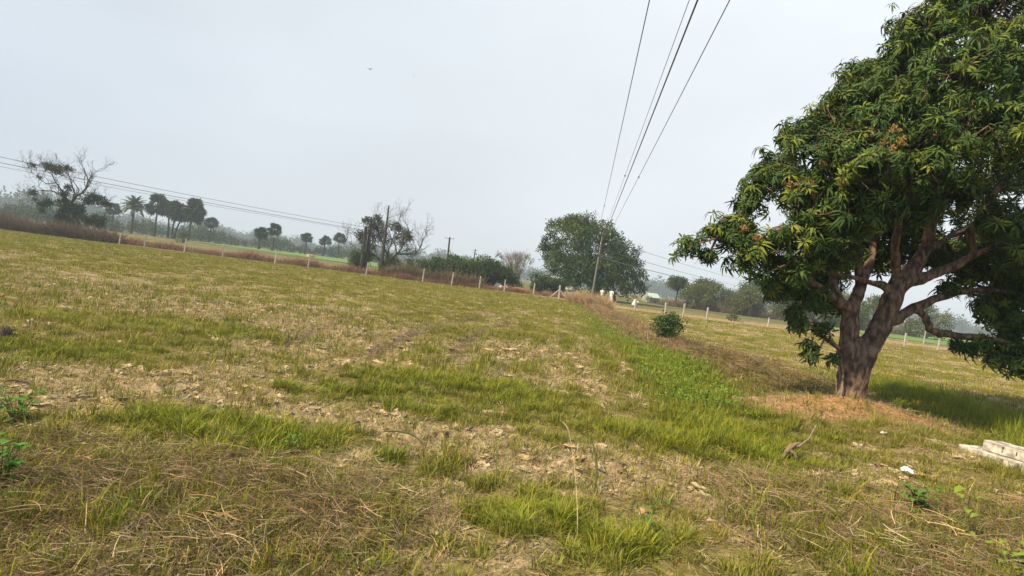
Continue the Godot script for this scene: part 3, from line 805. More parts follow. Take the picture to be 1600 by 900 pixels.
	for i in shoots.size():
		var p: Vector3 = shoots[i][0]
		var ax: Vector3 = shoots[i][1]
		var b := Basis(Quaternion(Vector3.UP, ax)) * Basis(Vector3.UP, rng.randf() * TAU)
		var s := rng.randf_range(0.8, 1.25)
		var x := Transform3D(b.scaled(Vector3.ONE * s), p)
		var f: float = shoots[i][2]
		var young := f < 0.22
		var kind := rng.randi() % 5
		if own.has(i):
			var o := put("leaf_rosette", kinds[kind], M["mango_leaf_%d" % (rng.randi() % 2 + (3 if young else (0 if f < 0.65 else 1)))], t)
			o.transform = x
			near.append([p, ax])
		else:
			where[kind].append(x)
			tint[kind].append(jitter(Color(0.15, 0.205, 0.033) if young else Color(0.07, 0.12, 0.024).lerp(Color(0.04, 0.082, 0.02), (f - 0.22) / 0.78), 0.2))
	for k in 5:
		swarm("foliage", kinds[k], M.mango_leaf, where[k], tint[k], t)
	# flower panicles
	var pm := MB.new()
	pm.tube(PackedVector3Array([Vector3.ZERO, Vector3(0.01, 0.1, 0), Vector3(0.0, 0.21, 0.01)]), PackedFloat32Array([0.006, 0.005, 0.002]), 4, Color(0.42, 0.33, 0.14))
	for k in 34:
		var y := rng.randf_range(0.03, 0.2)
		var a := rng.randf() * TAU
		var d := Vector3(cos(a), rng.randf_range(0.2, 0.8), sin(a)).normalized()
		var e := Vector3(0, y, 0) + d * (0.22 - y) * rng.randf_range(0.35, 0.6)
		pm.tube(PackedVector3Array([Vector3(0, y, 0), e]), PackedFloat32Array([0.0035, 0.002]), 3, Color(0.4, 0.24, 0.1))
		for j in 3:
			var q := e + around() * 0.014
			pm.face(q + around() * 0.011, q + around() * 0.011, q + around() * 0.011, Color(0.5, 0.29, 0.12))
	var pmesh := pm.mesh()
	for k in 18:
		var q: Array = near[(k * 16 + 4) % near.size()]
		var o := put("flower_panicle", pmesh, M.panicle, t)
		o.transform = Transform3D(Basis(Quaternion(Vector3.UP, (q[1] + Vector3.UP * 0.4).normalized())).scaled(Vector3.ONE * rng.randf_range(0.7, 1.2)), q[0])
	# a thin pale sucker leaning on the trunk
	var su := MB.new()
	su.tube(PackedVector3Array([Vector3(-0.29, -0.1, 0.16), Vector3(-0.27, 0.25, 0.2), Vector3(-0.27, 0.55, 0.17), Vector3(-0.33, 0.9, 0.12)]), PackedFloat32Array([0.026, 0.02, 0.017, 0.01]), 6)
	su.tube(PackedVector3Array([Vector3(-0.33, -0.05, 0.2), Vector3(-0.4, 0.4, 0.22), Vector3(-0.48, 0.75, 0.2)]), PackedFloat32Array([0.01, 0.008, 0.004]), 5)
	put("sucker", su.mesh(), M.bark_pale, t)

# ---------------------------------------------------------------- other trees
func limbs_of(mb: MB, limbs: Array, side: float, tips: Array) -> void:
	for l in limbs:
		var p := PackedVector3Array()
		var r := PackedFloat32Array()
		for q in l:
			p.append(Vector3(q.x, q.y, q.z))
			r.append(q.w * 0.78)
		mb.tube(p, r, 8)
		for k in range(2, p.size()):
			if r[k] < 0.2:
				var d := (p[k] - p[k - 1]).normalized()
				for s in 3:
					branchy(mb, p[k], (d + around() * 0.9 + Vector3.UP * 0.15).normalized(), side * rng.randf_range(0.6, 1.2), maxf(0.028, r[k] * 0.5), 3, 0.75, tips, 0.2)

func scaffold_tree(called: String, at: Vector3, limbs: Array, lobes: Array, label: String, side: float, per: float, size: float, pal: Array, bark: Material, category := "tree", extra := 0) -> Node3D:
	var t := thing(called, at, label, category)
	var mb := MB.new()
	var tips := []
	limbs_of(mb, limbs, side, tips)
	put("trunk", mb.mesh(), bark, t)
	fill_crown(t, M_clump, M.far_leaf, lobes, per, size, pal, 0.5)
	return t

var M_clump: ArrayMesh
var M_clump_big: ArrayMesh
var M_twig: ArrayMesh

func simple_tree(called: String, x: float, z: float, h: float, w: float, label: String, pal: Array, trunk_share := 0.3, category := "tree", group := "", per := 2.2, size := 0.45, n := 7) -> Node3D:
	var t := thing(called, Vector3(x, land(x, z) - 0.05, z), label, category, group)
	var mb := MB.new()
	var tips := []
	var r := 0.022 * h + 0.03
	var top := h * trunk_share
	var p := PackedVector3Array([Vector3(0, -0.1, 0), Vector3(around().x * 0.1, top * 0.5, 0), Vector3(around().x * 0.25, top, 0)])
	mb.tube(p, PackedFloat32Array([r * 1.3, r, r * 0.8]), 7)
	var lobes := []
	for k in n:
		var a := TAU * k / n + rng.randf() * 0.8
		var y := rng.randf_range(trunk_share + 0.08, 0.86)
		var out := w * 0.5 * rng.randf_range(0.35, 0.72) * (1.0 if y < 0.7 else 0.55)
		var lr := minf(w, h) * rng.randf_range(0.16, 0.27)
		var c := Vector3(cos(a) * out, minf(h * y, h - lr * 0.8), sin(a) * out)
		lobes.append(Vector4(c.x, c.y, c.z, lr))
		mb.tube(PackedVector3Array([p[2], p[2].lerp(c, 0.55) + around() * 0.1 * w * 0.2, c]), PackedFloat32Array([r * 0.7, r * 0.45, r * 0.15]), 5)
	lobes.append(Vector4(0, h - minf(w, h) * 0.26, 0, minf(w, h) * 0.28))
	put("trunk", mb.mesh(), M.bark_dark, t)
	fill_crown(t, M_clump, M.far_leaf, lobes, per, size, pal, 0.45)
	return t

var fan_meshes := []
func palm_crown(fans: int, rad: float) -> ArrayMesh:
	var mb := MB.new()
	for k in fans:
		var d := around()
		if d.y < -0.8:
			d.y = -d.y
		d = d.normalized()
		var stalk := rad * rng.randf_range(0.35, 0.55)
		var s := d.cross(Vector3.UP + around() * 0.3).normalized()
		s = s.rotated(d, rng.randf_range(-1.3, 1.3))
		var u := s.cross(d).normalized()
		var c := d * stalk
		mb.face(-s * 0.03, s * 0.03, c, Color(0.8, 0.8, 0.6))
		var blades := 15
		var t := rng.randf_range(0.7, 1.0)
		for j in blades:
			var a0 := lerpf(-2.2, 2.2, float(j) / blades)
			var a1 := lerpf(-2.2, 2.2, (j + 1.0) / blades)
			var am := (a0 + a1) * 0.5
			var R := rad * 0.58 * (0.8 + 0.2 * cos(am))
			var e0: Vector3 = c + (d * cos(a0) + s * sin(a0)) * R * 0.62 + u * 0.04 * (1.0 if j % 2 else -1.0)
			var e1: Vector3 = c + (d * cos(a1) + s * sin(a1)) * R * 0.62 - u * 0.04 * (1.0 if j % 2 else -1.0)
			var tip: Vector3 = c + (d * cos(am) + s * sin(am)) * R - Vector3(0, rad * 0.06, 0)
			var cc := Color(t, t, t * 0.9)
			mb.face(c, e0, e1, cc)
			mb.face(e0, tip, e1, cc)
	return mb.mesh()

func palmyra(x: float, z: float, h: float, rad: float, lean: float, label: String, group := "", thatch := false) -> void:
	var t := thing("palmyra_palm", Vector3(x, land(x, z), z), label, "palm", group)
	var mb := MB.new()
	var p := PackedVector3Array()
	var r := PackedFloat32Array()
	var hh := h - rad * 0.85
	for k in 9:
		var f := k / 8.0
		p.append(Vector3(lean * f * f, hh * f - 0.2 * (1.0 - f), 0.0))
		r.append(lerpf(0.34, 0.2, minf(1.0, f * 1.6)) + 0.02 * (k % 2))
	mb.tube(p, r, 8)
	put("trunk", mb.mesh(), M.bark_dark, t)
	var o := put("crown", fan_meshes[rng.randi() % fan_meshes.size()], M.palm_leaf, t)
	o.set_meta("kind", "stuff")
	o.transform = Transform3D(Basis(Vector3.UP, rng.randf() * TAU).scaled(Vector3(rng.randf_range(0.9, 1.1), rng.randf_range(0.82, 1.1), rng.randf_range(0.9, 1.1)) * rad), p[8] + Vector3(0, rad * 0.1, 0))
	if thatch:
		var th := MB.new()
		for k in 26:
			var a := rng.randf() * TAU
			var e := Vector3(cos(a) * rad * 0.3, -rad * rng.randf_range(0.5, 1.0), sin(a) * rad * 0.3)
			var s := Vector3(-sin(a), 0, cos(a)) * rad * 0.12
			th.face(p[8] - s * 0.3, p[8] + e - s, p[8] + e + s)
		put("dead_fronds", th.mesh(), M.dry_leaf, t).set_meta("kind", "stuff")

func date_palm(x: float, z: float, h: float, rad: float, label: String) -> void:
	var t := thing("date_palm", Vector3(x, land(x, z), z), label, "palm")
	var mb := MB.new()
	var hh := h - rad * 0.55
	mb.tube(PackedVector3Array([Vector3(0, -0.2, 0), Vector3(0.05, hh * 0.5, 0), Vector3(0.15, hh, 0)]), PackedFloat32Array([0.3, 0.24, 0.26]), 8, Color.WHITE, 0.05)
	put("trunk", mb.mesh(), M.bark_dark, t)
	var fr := MB.new()
	var last := Vector3.ZERO
	for k in 9:
		var f := (k + 1) / 9.0
		var q := Vector3(f * 0.98, 0.26 * sin(f * 2.3) - 0.26 * f * f, 0) * rad
		for s in [-1.0, 1.0]:
			for j in 3:
				var b: Vector3 = last.lerp(q, j / 3.0)
				var e: Vector3 = b + Vector3(0.13, -0.06 - 0.12 * rng.randf(), s * 0.22 * (1.1 - f * 0.6)) * rad
				fr.face(b, b + (q - last) * 0.85, e, Color(rng.randf_range(0.7, 1), 0.95, 0.9))
		fr.quad(last + Vector3(0, 0, 0.03), last - Vector3(0, 0, 0.03), q - Vector3(0, 0, 0.02), q + Vector3(0, 0, 0.02))
		last = q
	var fm := fr.mesh()
	for k in 36:
		var o := put("frond", fm, M.date_leaf, t)
		var tilt := lerpf(1.25, -0.6, k / 35.0)
		o.transform = Transform3D(Basis(Vector3.UP, k * 2.4) * Basis(Vector3.BACK, tilt), Vector3(0.15, hh, 0))

# ---------------------------------------------------------------- poles, posts and wires
func post(x: float, z: float, h: float, label: String, lean := 0.0, turn := 0.0) -> void:
	var t := put("fence_post", post_mesh, M.whitewash)
	tag(t, label, "post", "white concrete fence posts along the field edge")
	t.transform = Transform3D(Basis(Vector3.UP, turn) * Basis(Vector3.BACK, -lean) * Basis.from_scale(Vector3(1, h / 1.5, 1)), Vector3(x, land(x, z), z))

var post_mesh: ArrayMesh

func wire(called: String, pts: Array, r: float, sag: float, label: String, group: String, spacer := -1.0) -> void:
	var t := thing(called, pts[0], label, "cable", group)
	var mb := MB.new()
	var p := PackedVector3Array()
	var rr := PackedFloat32Array()
	for k in pts.size() - 1:
		for s in 24:
			var f := s / 24.0
			p.append(pts[k].lerp(pts[k + 1], f) - pts[0] - Vector3(0, sag * 4.0 * f * (1.0 - f), 0))
			rr.append(r)
	p.append(pts[pts.size() - 1] - pts[0])
	rr.append(r)
	mb.tube(p, rr, 6)
	put("cable", mb.mesh(), M.wire, t)
	if spacer > 0.0:
		var q := p[int(spacer)]
		var sp := MB.new()
		sp.tube(PackedVector3Array([q + Vector3(0, -0.06, 0.12), q + Vector3(0, 0, 0.06), q, q + Vector3(0, 0.05, -0.1)]), PackedFloat32Array([0.012, 0.03, 0.034, 0.012]), 6)
		put("clamp", sp.mesh(), M.wire, t)

func pole(called: String, x: float, z: float, h: float, lean: Vector3, r: float, label: String, arms: Array, m: Material) -> Node3D:
	var t := thing(called, Vector3(x, land(x, z), z), label, "utility pole")
	var mb := MB.new()
	mb.tube(PackedVector3Array([Vector3(0, -0.3, 0), lean * 0.5 + Vector3(0, h * 0.5, 0), lean + Vector3(0, h, 0)]), PackedFloat32Array([r * 1.25, r * 1.05, r * 0.8]), 10, Color.WHITE, 0.0, true)
	put("shaft", mb.mesh(), m, t)
	for a in arms:
		var y: float = a[0]
		var c := lean * (y / h) + Vector3(0, y, 0)
		var am := MB.new()
		am.box(c + Vector3(a[2], 0, r + 0.03), Vector3(a[1], 0.07, 0.06), Basis.IDENTITY, Color.WHITE, 0.008)
		put("cross_arm", am.mesh(), M.iron, t)
		for s in [-0.46, 0.46]:
			var im := MB.new()
			var q: Vector3 = c + Vector3(a[2] + a[1] * s, 0.03, r + 0.03)
			im.tube(PackedVector3Array([q, q + Vector3(0, 0.05, 0), q + Vector3(0, 0.08, 0), q + Vector3(0, 0.13, 0), q + Vector3(0, 0.16, 0)]), PackedFloat32Array([0.02, 0.045, 0.035, 0.05, 0.02]), 8, Color.WHITE, 0.0, true)
			put("insulator", im.mesh(), M.porcelain, t)
	return t

# ---------------------------------------------------------------- people and cattle
func join(a: MB, b: MB) -> void:
	var o := a.v.size()
	a.v.append_array(b.v); a.n.append_array(b.n); a.c.append_array(b.c)
	for i in b.ix:
		a.ix.append(o + i)

func hand(wrist: Vector3, dir: Vector3, out: Vector3) -> MB:
	var s := BodySkin.new(0.006, wrist - Vector3.ONE * 0.2, wrist + Vector3.ONE * 0.2)
	var w := dir.cross(out).normalized()
	var palm := wrist + dir * 0.085
	s.bone(wrist - dir * 0.02, 0.026, palm, 0.03, 0.02)
	for k in 4:
		var o := w * (k - 1.5) * 0.021
		var l: float = [0.062, 0.075, 0.07, 0.055][k]
		var b := palm + o + dir * 0.015
		var m := b + dir * l * 0.55 - out * 0.006
		s.bone(palm + o * 0.8 - dir * 0.02, 0.012, b, 0.0095, 0.008)
		s.bone(b, 0.0095, m, 0.0088, 0.004)
		s.bone(m, 0.0088, m + dir * l * 0.4 - out * 0.025, 0.0075, 0.004)
	var tb := wrist + dir * 0.03 - w * 0.028
	s.bone(tb, 0.013, tb + dir * 0.035 - w * 0.022, 0.0105, 0.01)
	s.bone(tb + dir * 0.035 - w * 0.022, 0.0105, tb + dir * 0.062 - w * 0.024 - out * 0.01, 0.0085, 0.005)
	return s.mesh()

func person(at: Vector3, turn: float, label: String, squat: bool, tall: float) -> void:
	var t := thing("person", at, label, "person", "", turn)
	# joints
	var hip := Vector3(0, 0.86, 0)
	var chest := Vector3(0, 1.24, 0.01)
	var neck := Vector3(0, 1.41, 0.0)
	var knees := [Vector3(-0.1, 0.47, 0.03), Vector3(0.11, 0.46, 0.06)]
	var ankles := [Vector3(-0.11, 0.08, 0.0), Vector3(0.13, 0.08, 0.03)]
	var elbows := [Vector3(-0.26, 1.07, -0.02), Vector3(0.25, 1.07, 0.02)]
	var wrists := [Vector3(-0.27, 0.83, 0.07), Vector3(0.22, 0.85, 0.12)]
	if squat:
		hip = Vector3(0, 0.24, -0.16); chest = Vector3(0, 0.6, 0.02); neck = Vector3(0, 0.77, 0.08)
		knees = [Vector3(-0.15, 0.5, 0.22), Vector3(0.15, 0.5, 0.22)]
		ankles = [Vector3(-0.13, 0.08, -0.02), Vector3(0.13, 0.08, -0.02)]
		elbows = [Vector3(-0.25, 0.47, 0.2), Vector3(0.25, 0.47, 0.2)]
		wrists = [Vector3(-0.12, 0.46, 0.4), Vector3(0.12, 0.44, 0.42)]
	var top := neck + Vector3(0, 0.3, 0.05)
	var sk := BodySkin.new(0.016, Vector3(-0.5, -0.04, -0.5), Vector3(0.5, top.y, 0.6))
	var sh := BodySkin.new(0.016, Vector3(-0.5, 0.0, -0.5), Vector3(0.5, top.y, 0.6))
	var lg := BodySkin.new(0.016, Vector3(-0.5, 0.0, -0.5), Vector3(0.5, top.y, 0.6))
	sk.bone(hip, 0.14, chest, 0.145, 0.06); sk.bone(chest, 0.14, neck, 0.06, 0.06)
	sk.bone(neck, 0.052, neck + Vector3(0, 0.1, 0.015), 0.05, 0.03)
	sh.bone(hip, 0.165, chest, 0.17, 0.05); sh.bone(chest, 0.165, neck - Vector3(0, 0.04, 0), 0.085, 0.05)
	lg.bone(hip + Vector3(0, 0.06, 0), 0.165, hip, 0.17, 0.05)
	for k in 2:
		var s := -1.0 if k == 0 else 1.0
		var shoulder := chest + Vector3(s * 0.17, 0.09, 0)
		sk.bone(chest + Vector3(s * 0.05, 0.09, 0), 0.08, shoulder, 0.062, 0.05)
		sk.bone(shoulder, 0.055, elbows[k], 0.04, 0.03); sk.bone(elbows[k], 0.04, wrists[k], 0.026, 0.02)
		sh.bone(chest + Vector3(s * 0.05, 0.09, 0), 0.1, shoulder, 0.078, 0.05)
		sh.bone(shoulder, 0.075, shoulder.lerp(elbows[k], 0.7), 0.068, 0.03)
		var hj := hip + Vector3(s * 0.09, -0.02, 0)
		sk.bone(hj, 0.095, knees[k], 0.06, 0.04); sk.bone(knees[k], 0.06, ankles[k], 0.036, 0.03)
		sk.bone(ankles[k], 0.04, ankles[k] + Vector3(s * 0.02, -0.045, 0.15), 0.03, 0.03)
		lg.bone(hj, 0.125, knees[k], 0.1, 0.07); lg.bone(knees[k], 0.1, knees[k].lerp(ankles[k], 0.75), 0.085, 0.05)
	var body := sk.mesh()
	for k in 2:
		var d: Vector3 = (wrists[k] - elbows[k]).normalized()
		join(body, hand(wrists[k], (d + Vector3(0, -0.35, 0)).normalized(), Vector3(-1.0 if k == 0 else 1.0, 0, 0.2).normalized()))
	var hc := neck + Vector3(0, 0.19, 0.025)
	var hd := BodySkin.new(0.007, hc - Vector3.ONE * 0.2, hc + Vector3.ONE * 0.2)
	hd.bone(hc + Vector3(0, 0.03, -0.015), 0.09, hc + Vector3(0, 0.02, 0.015), 0.086, 0.03)
	hd.bone(hc + Vector3(0, -0.03, 0.025), 0.068, hc + Vector3(0, -0.085, 0.05), 0.036, 0.04)
	hd.bone(hc + Vector3(0, 0.012, 0.098), 0.011, hc + Vector3(0, -0.028, 0.117), 0.017, 0.015)
	hd.bone(hc + Vector3(-0.02, -0.062, 0.09), 0.011, hc + Vector3(0.02, -0.062, 0.09), 0.011, 0.01)
	for s in [-1.0, 1.0]:
		hd.bone(hc + Vector3(s * 0.084, 0.02, 0), 0.012, hc + Vector3(s * 0.088, -0.02, 0.0), 0.009, 0.01)
		hd.bone(hc + Vector3(s * 0.05, 0.028, 0.085), 0.014, hc + Vector3(s * 0.018, 0.026, 0.092), 0.012, 0.012)
	hd.bone(hc - Vector3(0, 0.13, 0.012), 0.05, hc - Vector3(0, 0.05, 0), 0.055, 0.03)
	join(body, hd.mesh())
	put("body", body.mesh(), M.skin, t)
	put("shirt", sh.mesh().mesh(), M.white_cloth, t)
	put("loincloth" if squat else "trousers", lg.mesh().mesh(), M.white_cloth, t)
	var hr := BodySkin.new(0.01, hc - Vector3.ONE * 0.2, hc + Vector3.ONE * 0.2)
	hr.bone(hc + Vector3(0, 0.05, -0.03), 0.09, hc + Vector3(0, 0.06, 0.01), 0.08, 0.03)
	hr.bone(hc + Vector3(0, 0.0, -0.05), 0.07, hc + Vector3(0, 0.05, -0.04), 0.085, 0.03)
	put("hair", hr.mesh().mesh(), M.hair, t)
	for s in [-1.0, 1.0]:
		var ey := MB.new()
		var c: Vector3 = hc + Vector3(s * 0.034, 0.008, 0.088)
		ey.tube(PackedVector3Array([c - Vector3(0.014, 0, 0), c + Vector3(0, 0.003, 0.006), c + Vector3(0.014, 0, 0)]), PackedFloat32Array([0.003, 0.009, 0.003]), 6, Color(0.06, 0.05, 0.04))
		put("eye", ey.mesh(), M.hair, t)
	t.scale = Vector3.ONE * tall

func cow(at: Vector3, turn: float, label: String) -> void:
	var t := thing("cow", at, label, "cow", "", turn)
	var s := BodySkin.new(0.022, Vector3(-1.05, -0.02, -0.4), Vector3(1.35, 1.6, 0.4))
	s.bone(Vector3(-0.62, 0.98, 0), 0.24, Vector3(-0.15, 0.92, 0), 0.3, 0.12)
	s.bone(Vector3(-0.15, 0.92, 0), 0.3, Vector3(0.42, 0.92, 0), 0.28, 0.12)
	s.bone(Vector3(0.3, 1.2, 0), 0.1, Vector3(0.42, 1.27, 0), 0.07, 0.15)
	s.bone(Vector3(0.5, 1.0, 0), 0.2, Vector3(0.86, 1.2, 0), 0.12, 0.1)
	s.bone(Vector3(0.55, 0.82, 0), 0.1, Vector3(0.84, 1.06, 0), 0.05, 0.1)
	s.bone(Vector3(0.88, 1.22, 0), 0.115, Vector3(1.02, 1.12, 0), 0.085, 0.05)
	s.bone(Vector3(1.02, 1.12, 0), 0.08, Vector3(1.2, 0.98, 0), 0.06, 0.04)
	for k in [-1.0, 1.0]:
		s.bone(Vector3(0.9, 1.26, k * 0.1), 0.035, Vector3(0.84, 1.2, k * 0.26), 0.03, 0.04)
		s.bone(Vector3(0.42, 0.8, k * 0.14), 0.12, Vector3(0.44, 0.46, k * 0.15), 0.062, 0.06)
		s.bone(Vector3(0.44, 0.46, k * 0.15), 0.06, Vector3(0.43, 0.08, k * 0.15), 0.042, 0.02)
		s.bone(Vector3(0.43, 0.08, k * 0.15), 0.05, Vector3(0.45, 0.02, k * 0.15), 0.055, 0.02)
		s.bone(Vector3(-0.6, 0.86, k * 0.14), 0.16, Vector3(-0.5, 0.62, k * 0.17), 0.1, 0.07)
		s.bone(Vector3(-0.5, 0.62, k * 0.17), 0.09, Vector3(-0.7, 0.4, k * 0.16), 0.058, 0.04)
		s.bone(Vector3(-0.7, 0.4, k * 0.16), 0.055, Vector3(-0.66, 0.07, k * 0.16), 0.042, 0.02)
		s.bone(Vector3(-0.66, 0.07, k * 0.16), 0.05, Vector3(-0.63, 0.02, k * 0.16), 0.055, 0.02)
	s.bone(Vector3(-0.84, 1.05, 0), 0.04, Vector3(-0.92, 0.7, 0), 0.022, 0.04)
	s.bone(Vector3(-0.92, 0.7, 0), 0.022, Vector3(-0.9, 0.45, 0), 0.045, 0.02)
	put("body", s.mesh().mesh(), M.hide, t)
	for k in [-1.0, 1.0]:
		var h := MB.new()
		h.tube(PackedVector3Array([Vector3(0.88, 1.3, k * 0.07), Vector3(0.86, 1.42, k * 0.12), Vector3(0.92, 1.52, k * 0.1)]), PackedFloat32Array([0.028, 0.02, 0.004]), 6)
		put("horn", h.mesh(), M.bark_dark, t)

# ---------------------------------------------------------------- small things
func heap(called: String, at: Vector3, s: Vector3, m: Material, label: String, category: String, rough := 0.15, sd := 3) -> Node3D:
	# a lumpy mound of irregular outline, resting on the ground
	var mb := MB.new()
	var q := noise(1.4, sd, 3)
	var rings := 12
	var seg := 22
	for j in rings + 1:
		for i in seg:
			var a := TAU * i / seg
			var e := PI * 0.58 * j / rings
			var d := Vector3(sin(e) * cos(a), cos(e), sin(e) * sin(a))
			var k := 1.0 + rough * q.get_noise_3dv(d * 2.2 + Vector3.ONE * sd) * 2.0
			mb.add(Vector3(d.x * s.x, d.y * s.y, d.z * s.z) * k, d, Color.WHITE)
	for j in rings:
		for i in seg:
			var a := j * seg + i
			var b := j * seg + (i + 1) % seg
			mb.tri(a, b, b + seg)
			mb.tri(a, b + seg, a + seg)
	var o := put(called, mb.mesh(), m)
	o.position = Vector3(at.x, land(at.x, at.z), at.z)
	tag(o, label, category)
	return o

func seed_stalk(x: float, z: float, top: Vector3, hook: float, head: float, thick: float, m: Material, label: String) -> void:
	# a tall grass stem with leaf blades and a furry seed spike at its bent tip
	var b := Vector3(x, land(x, z) - 0.02, z)
	var t := thing("seed_stalk", b, label, "grass stalk", "tall seeding grass stalks in the foreground")
	var e := top - b
	var p := PackedVector3Array()
	var r := PackedFloat32Array()
	for k in 13:
		var f := k / 12.0
		p.append(Vector3(e.x * f * f, e.y * f, e.z * f))
		r.append(lerpf(0.0045, 0.002, f))
	var mb := MB.new()
	mb.tube(p, r, 5)
	put("stem", mb.mesh(), M.stalk_green if m == M.spike_green else M.stalk_dry, t)
	var d := (p[12] - p[11]).normalized()
	var hd := MB.new()
	var hp := PackedVector3Array()
	var hr := PackedFloat32Array()
	var q := p[12]
	for k in 9:
		var f := k / 8.0
		hp.append(q)
		hr.append(thick * sin(PI * clampf(0.12 + f * 0.86, 0.0, 1.0)))
		d = (d + Vector3(-hook * 0.22, -0.1 * absf(hook), 0)).normalized()
		q += d * head / 8.0
	hd.tube(hp, hr, 7, Color.WHITE, 0.12)
	for k in 240:
		var f := rng.randf() * 7.9
		var c := hp[int(f)].lerp(hp[int(f) + 1], f - int(f))
		var dd := (hp[int(f) + 1] - hp[int(f)]).normalized()
		var o := around()
		o = (o - dd * o.dot(dd)).normalized()
		var w := o.cross(dd) * 0.0012
		hd.face(c - w, c + w, c + (o * 0.9 + dd * 1.2) * thick * 1.7)
	put("seed_head", hd.mesh(), m, t)
	for k in 2:
		var s := p[3 + 3 * k]
		var lf := MB.new()
		var o := Vector3(cos(k * 2.9 + x * 9.0), 0.7, sin(k * 2.9 + x * 9.0)).normalized()
		lf.leaf(s, o, o.cross(Vector3.UP).normalized(), 0.26, 0.011, 0.8)
		put("blade", lf.mesh(), M.stalk_green, t)

func leafy_weed(called: String, x: float, z: float, h: float, n: int, size: float, m: Material, label: String, erect := 0.5, wide := 0.5) -> void:
	var t := thing(called, Vector3(x, land(x, z) - 0.01, z), label, "weed")
	var st := MB.new()
	var stems := maxi(1, int(n / 7.0))
	var spots := []
	for k in stems:
		var a := rng.randf() * TAU
		var tip := Vector3(cos(a) * h * (1.0 - erect), h * rng.randf_range(0.75, 1.0), sin(a) * h * (1.0 - erect)) if stems > 1 else Vector3(0.02, h, 0.01)
		st.tube(PackedVector3Array([Vector3(cos(a), 0, sin(a)) * 0.01, tip * 0.5 + Vector3(0, h * 0.1, 0), tip]), PackedFloat32Array([0.007, 0.005, 0.003]), 5)
		for j in 7:
			var f := 0.2 + 0.8 * j / 6.0
			spots.append([(tip * f), j * 2.3 + a, f])
	put("stem", st.mesh(), M.stalk_green, t)
	for k in mini(n, spots.size()):
		var a: float = spots[k][1]
		var o := Vector3(cos(a), 0.25 + 0.5 * rng.randf(), sin(a)).normalized()
		var lf := MB.new()
		var s := size * rng.randf_range(0.7, 1.15)
		lf.tube(PackedVector3Array([Vector3.ZERO, o * s * 0.3]), PackedFloat32Array([0.002, 0.0015]), 3)
		lf.leaf(o * s * 0.3, o, o.cross(Vector3.UP).normalized(), s, s * wide, 0.5, Color(rng.randf_range(0.8, 1.0), 1.0, 0.9))
		put("leaf", lf.mesh(), m, t).position = spots[k][0]

func bush(called: String, x: float, z: float, h: float, w: float, label: String, pal: Array, m: Material, category := "bush", group := "", size := 0.16, n := 7, per := 3.0) -> void:
	var t := thing(called, Vector3(x, land(x, z) - 0.04, z), label, category, group)
	var lobes := []
	var mb := MB.new()
	for k in n:
		var a := TAU * k / n + rng.randf()
		var y := rng.randf_range(0.18, 0.75)
		var lr := minf(w, h) * rng.randf_range(0.2, 0.33)
		var c := Vector3(cos(a) * w * 0.33 * rng.randf_range(0.3, 1.0), minf(h * y, h - lr), sin(a) * w * 0.33 * rng.randf_range(0.3, 1.0))
		lobes.append(Vector4(c.x, c.y, c.z, lr))
		mb.tube(PackedVector3Array([Vector3(c.x * 0.2, -0.05, c.z * 0.2), c * 0.55 + around() * 0.05, c]), PackedFloat32Array([0.02 * h + 0.01, 0.012 * h + 0.006, 0.004]), 4)
	put("stems", mb.mesh(), M.bark_dark, t)
	fill_crown(t, M_clump, m, lobes, per, size, pal, 0.3, "foliage")
# ---------------------------------------------------------------- ground cover
func cone(near: float, far: float) -> Vector2:
	# a random spot between two distances, within what the field of view could see
	var d := sqrt(rng.randf_range(near * near, far * far))
	var w := d * 1.0 + 1.6
	return Vector2(rng.randf_range(-w, w), -d)

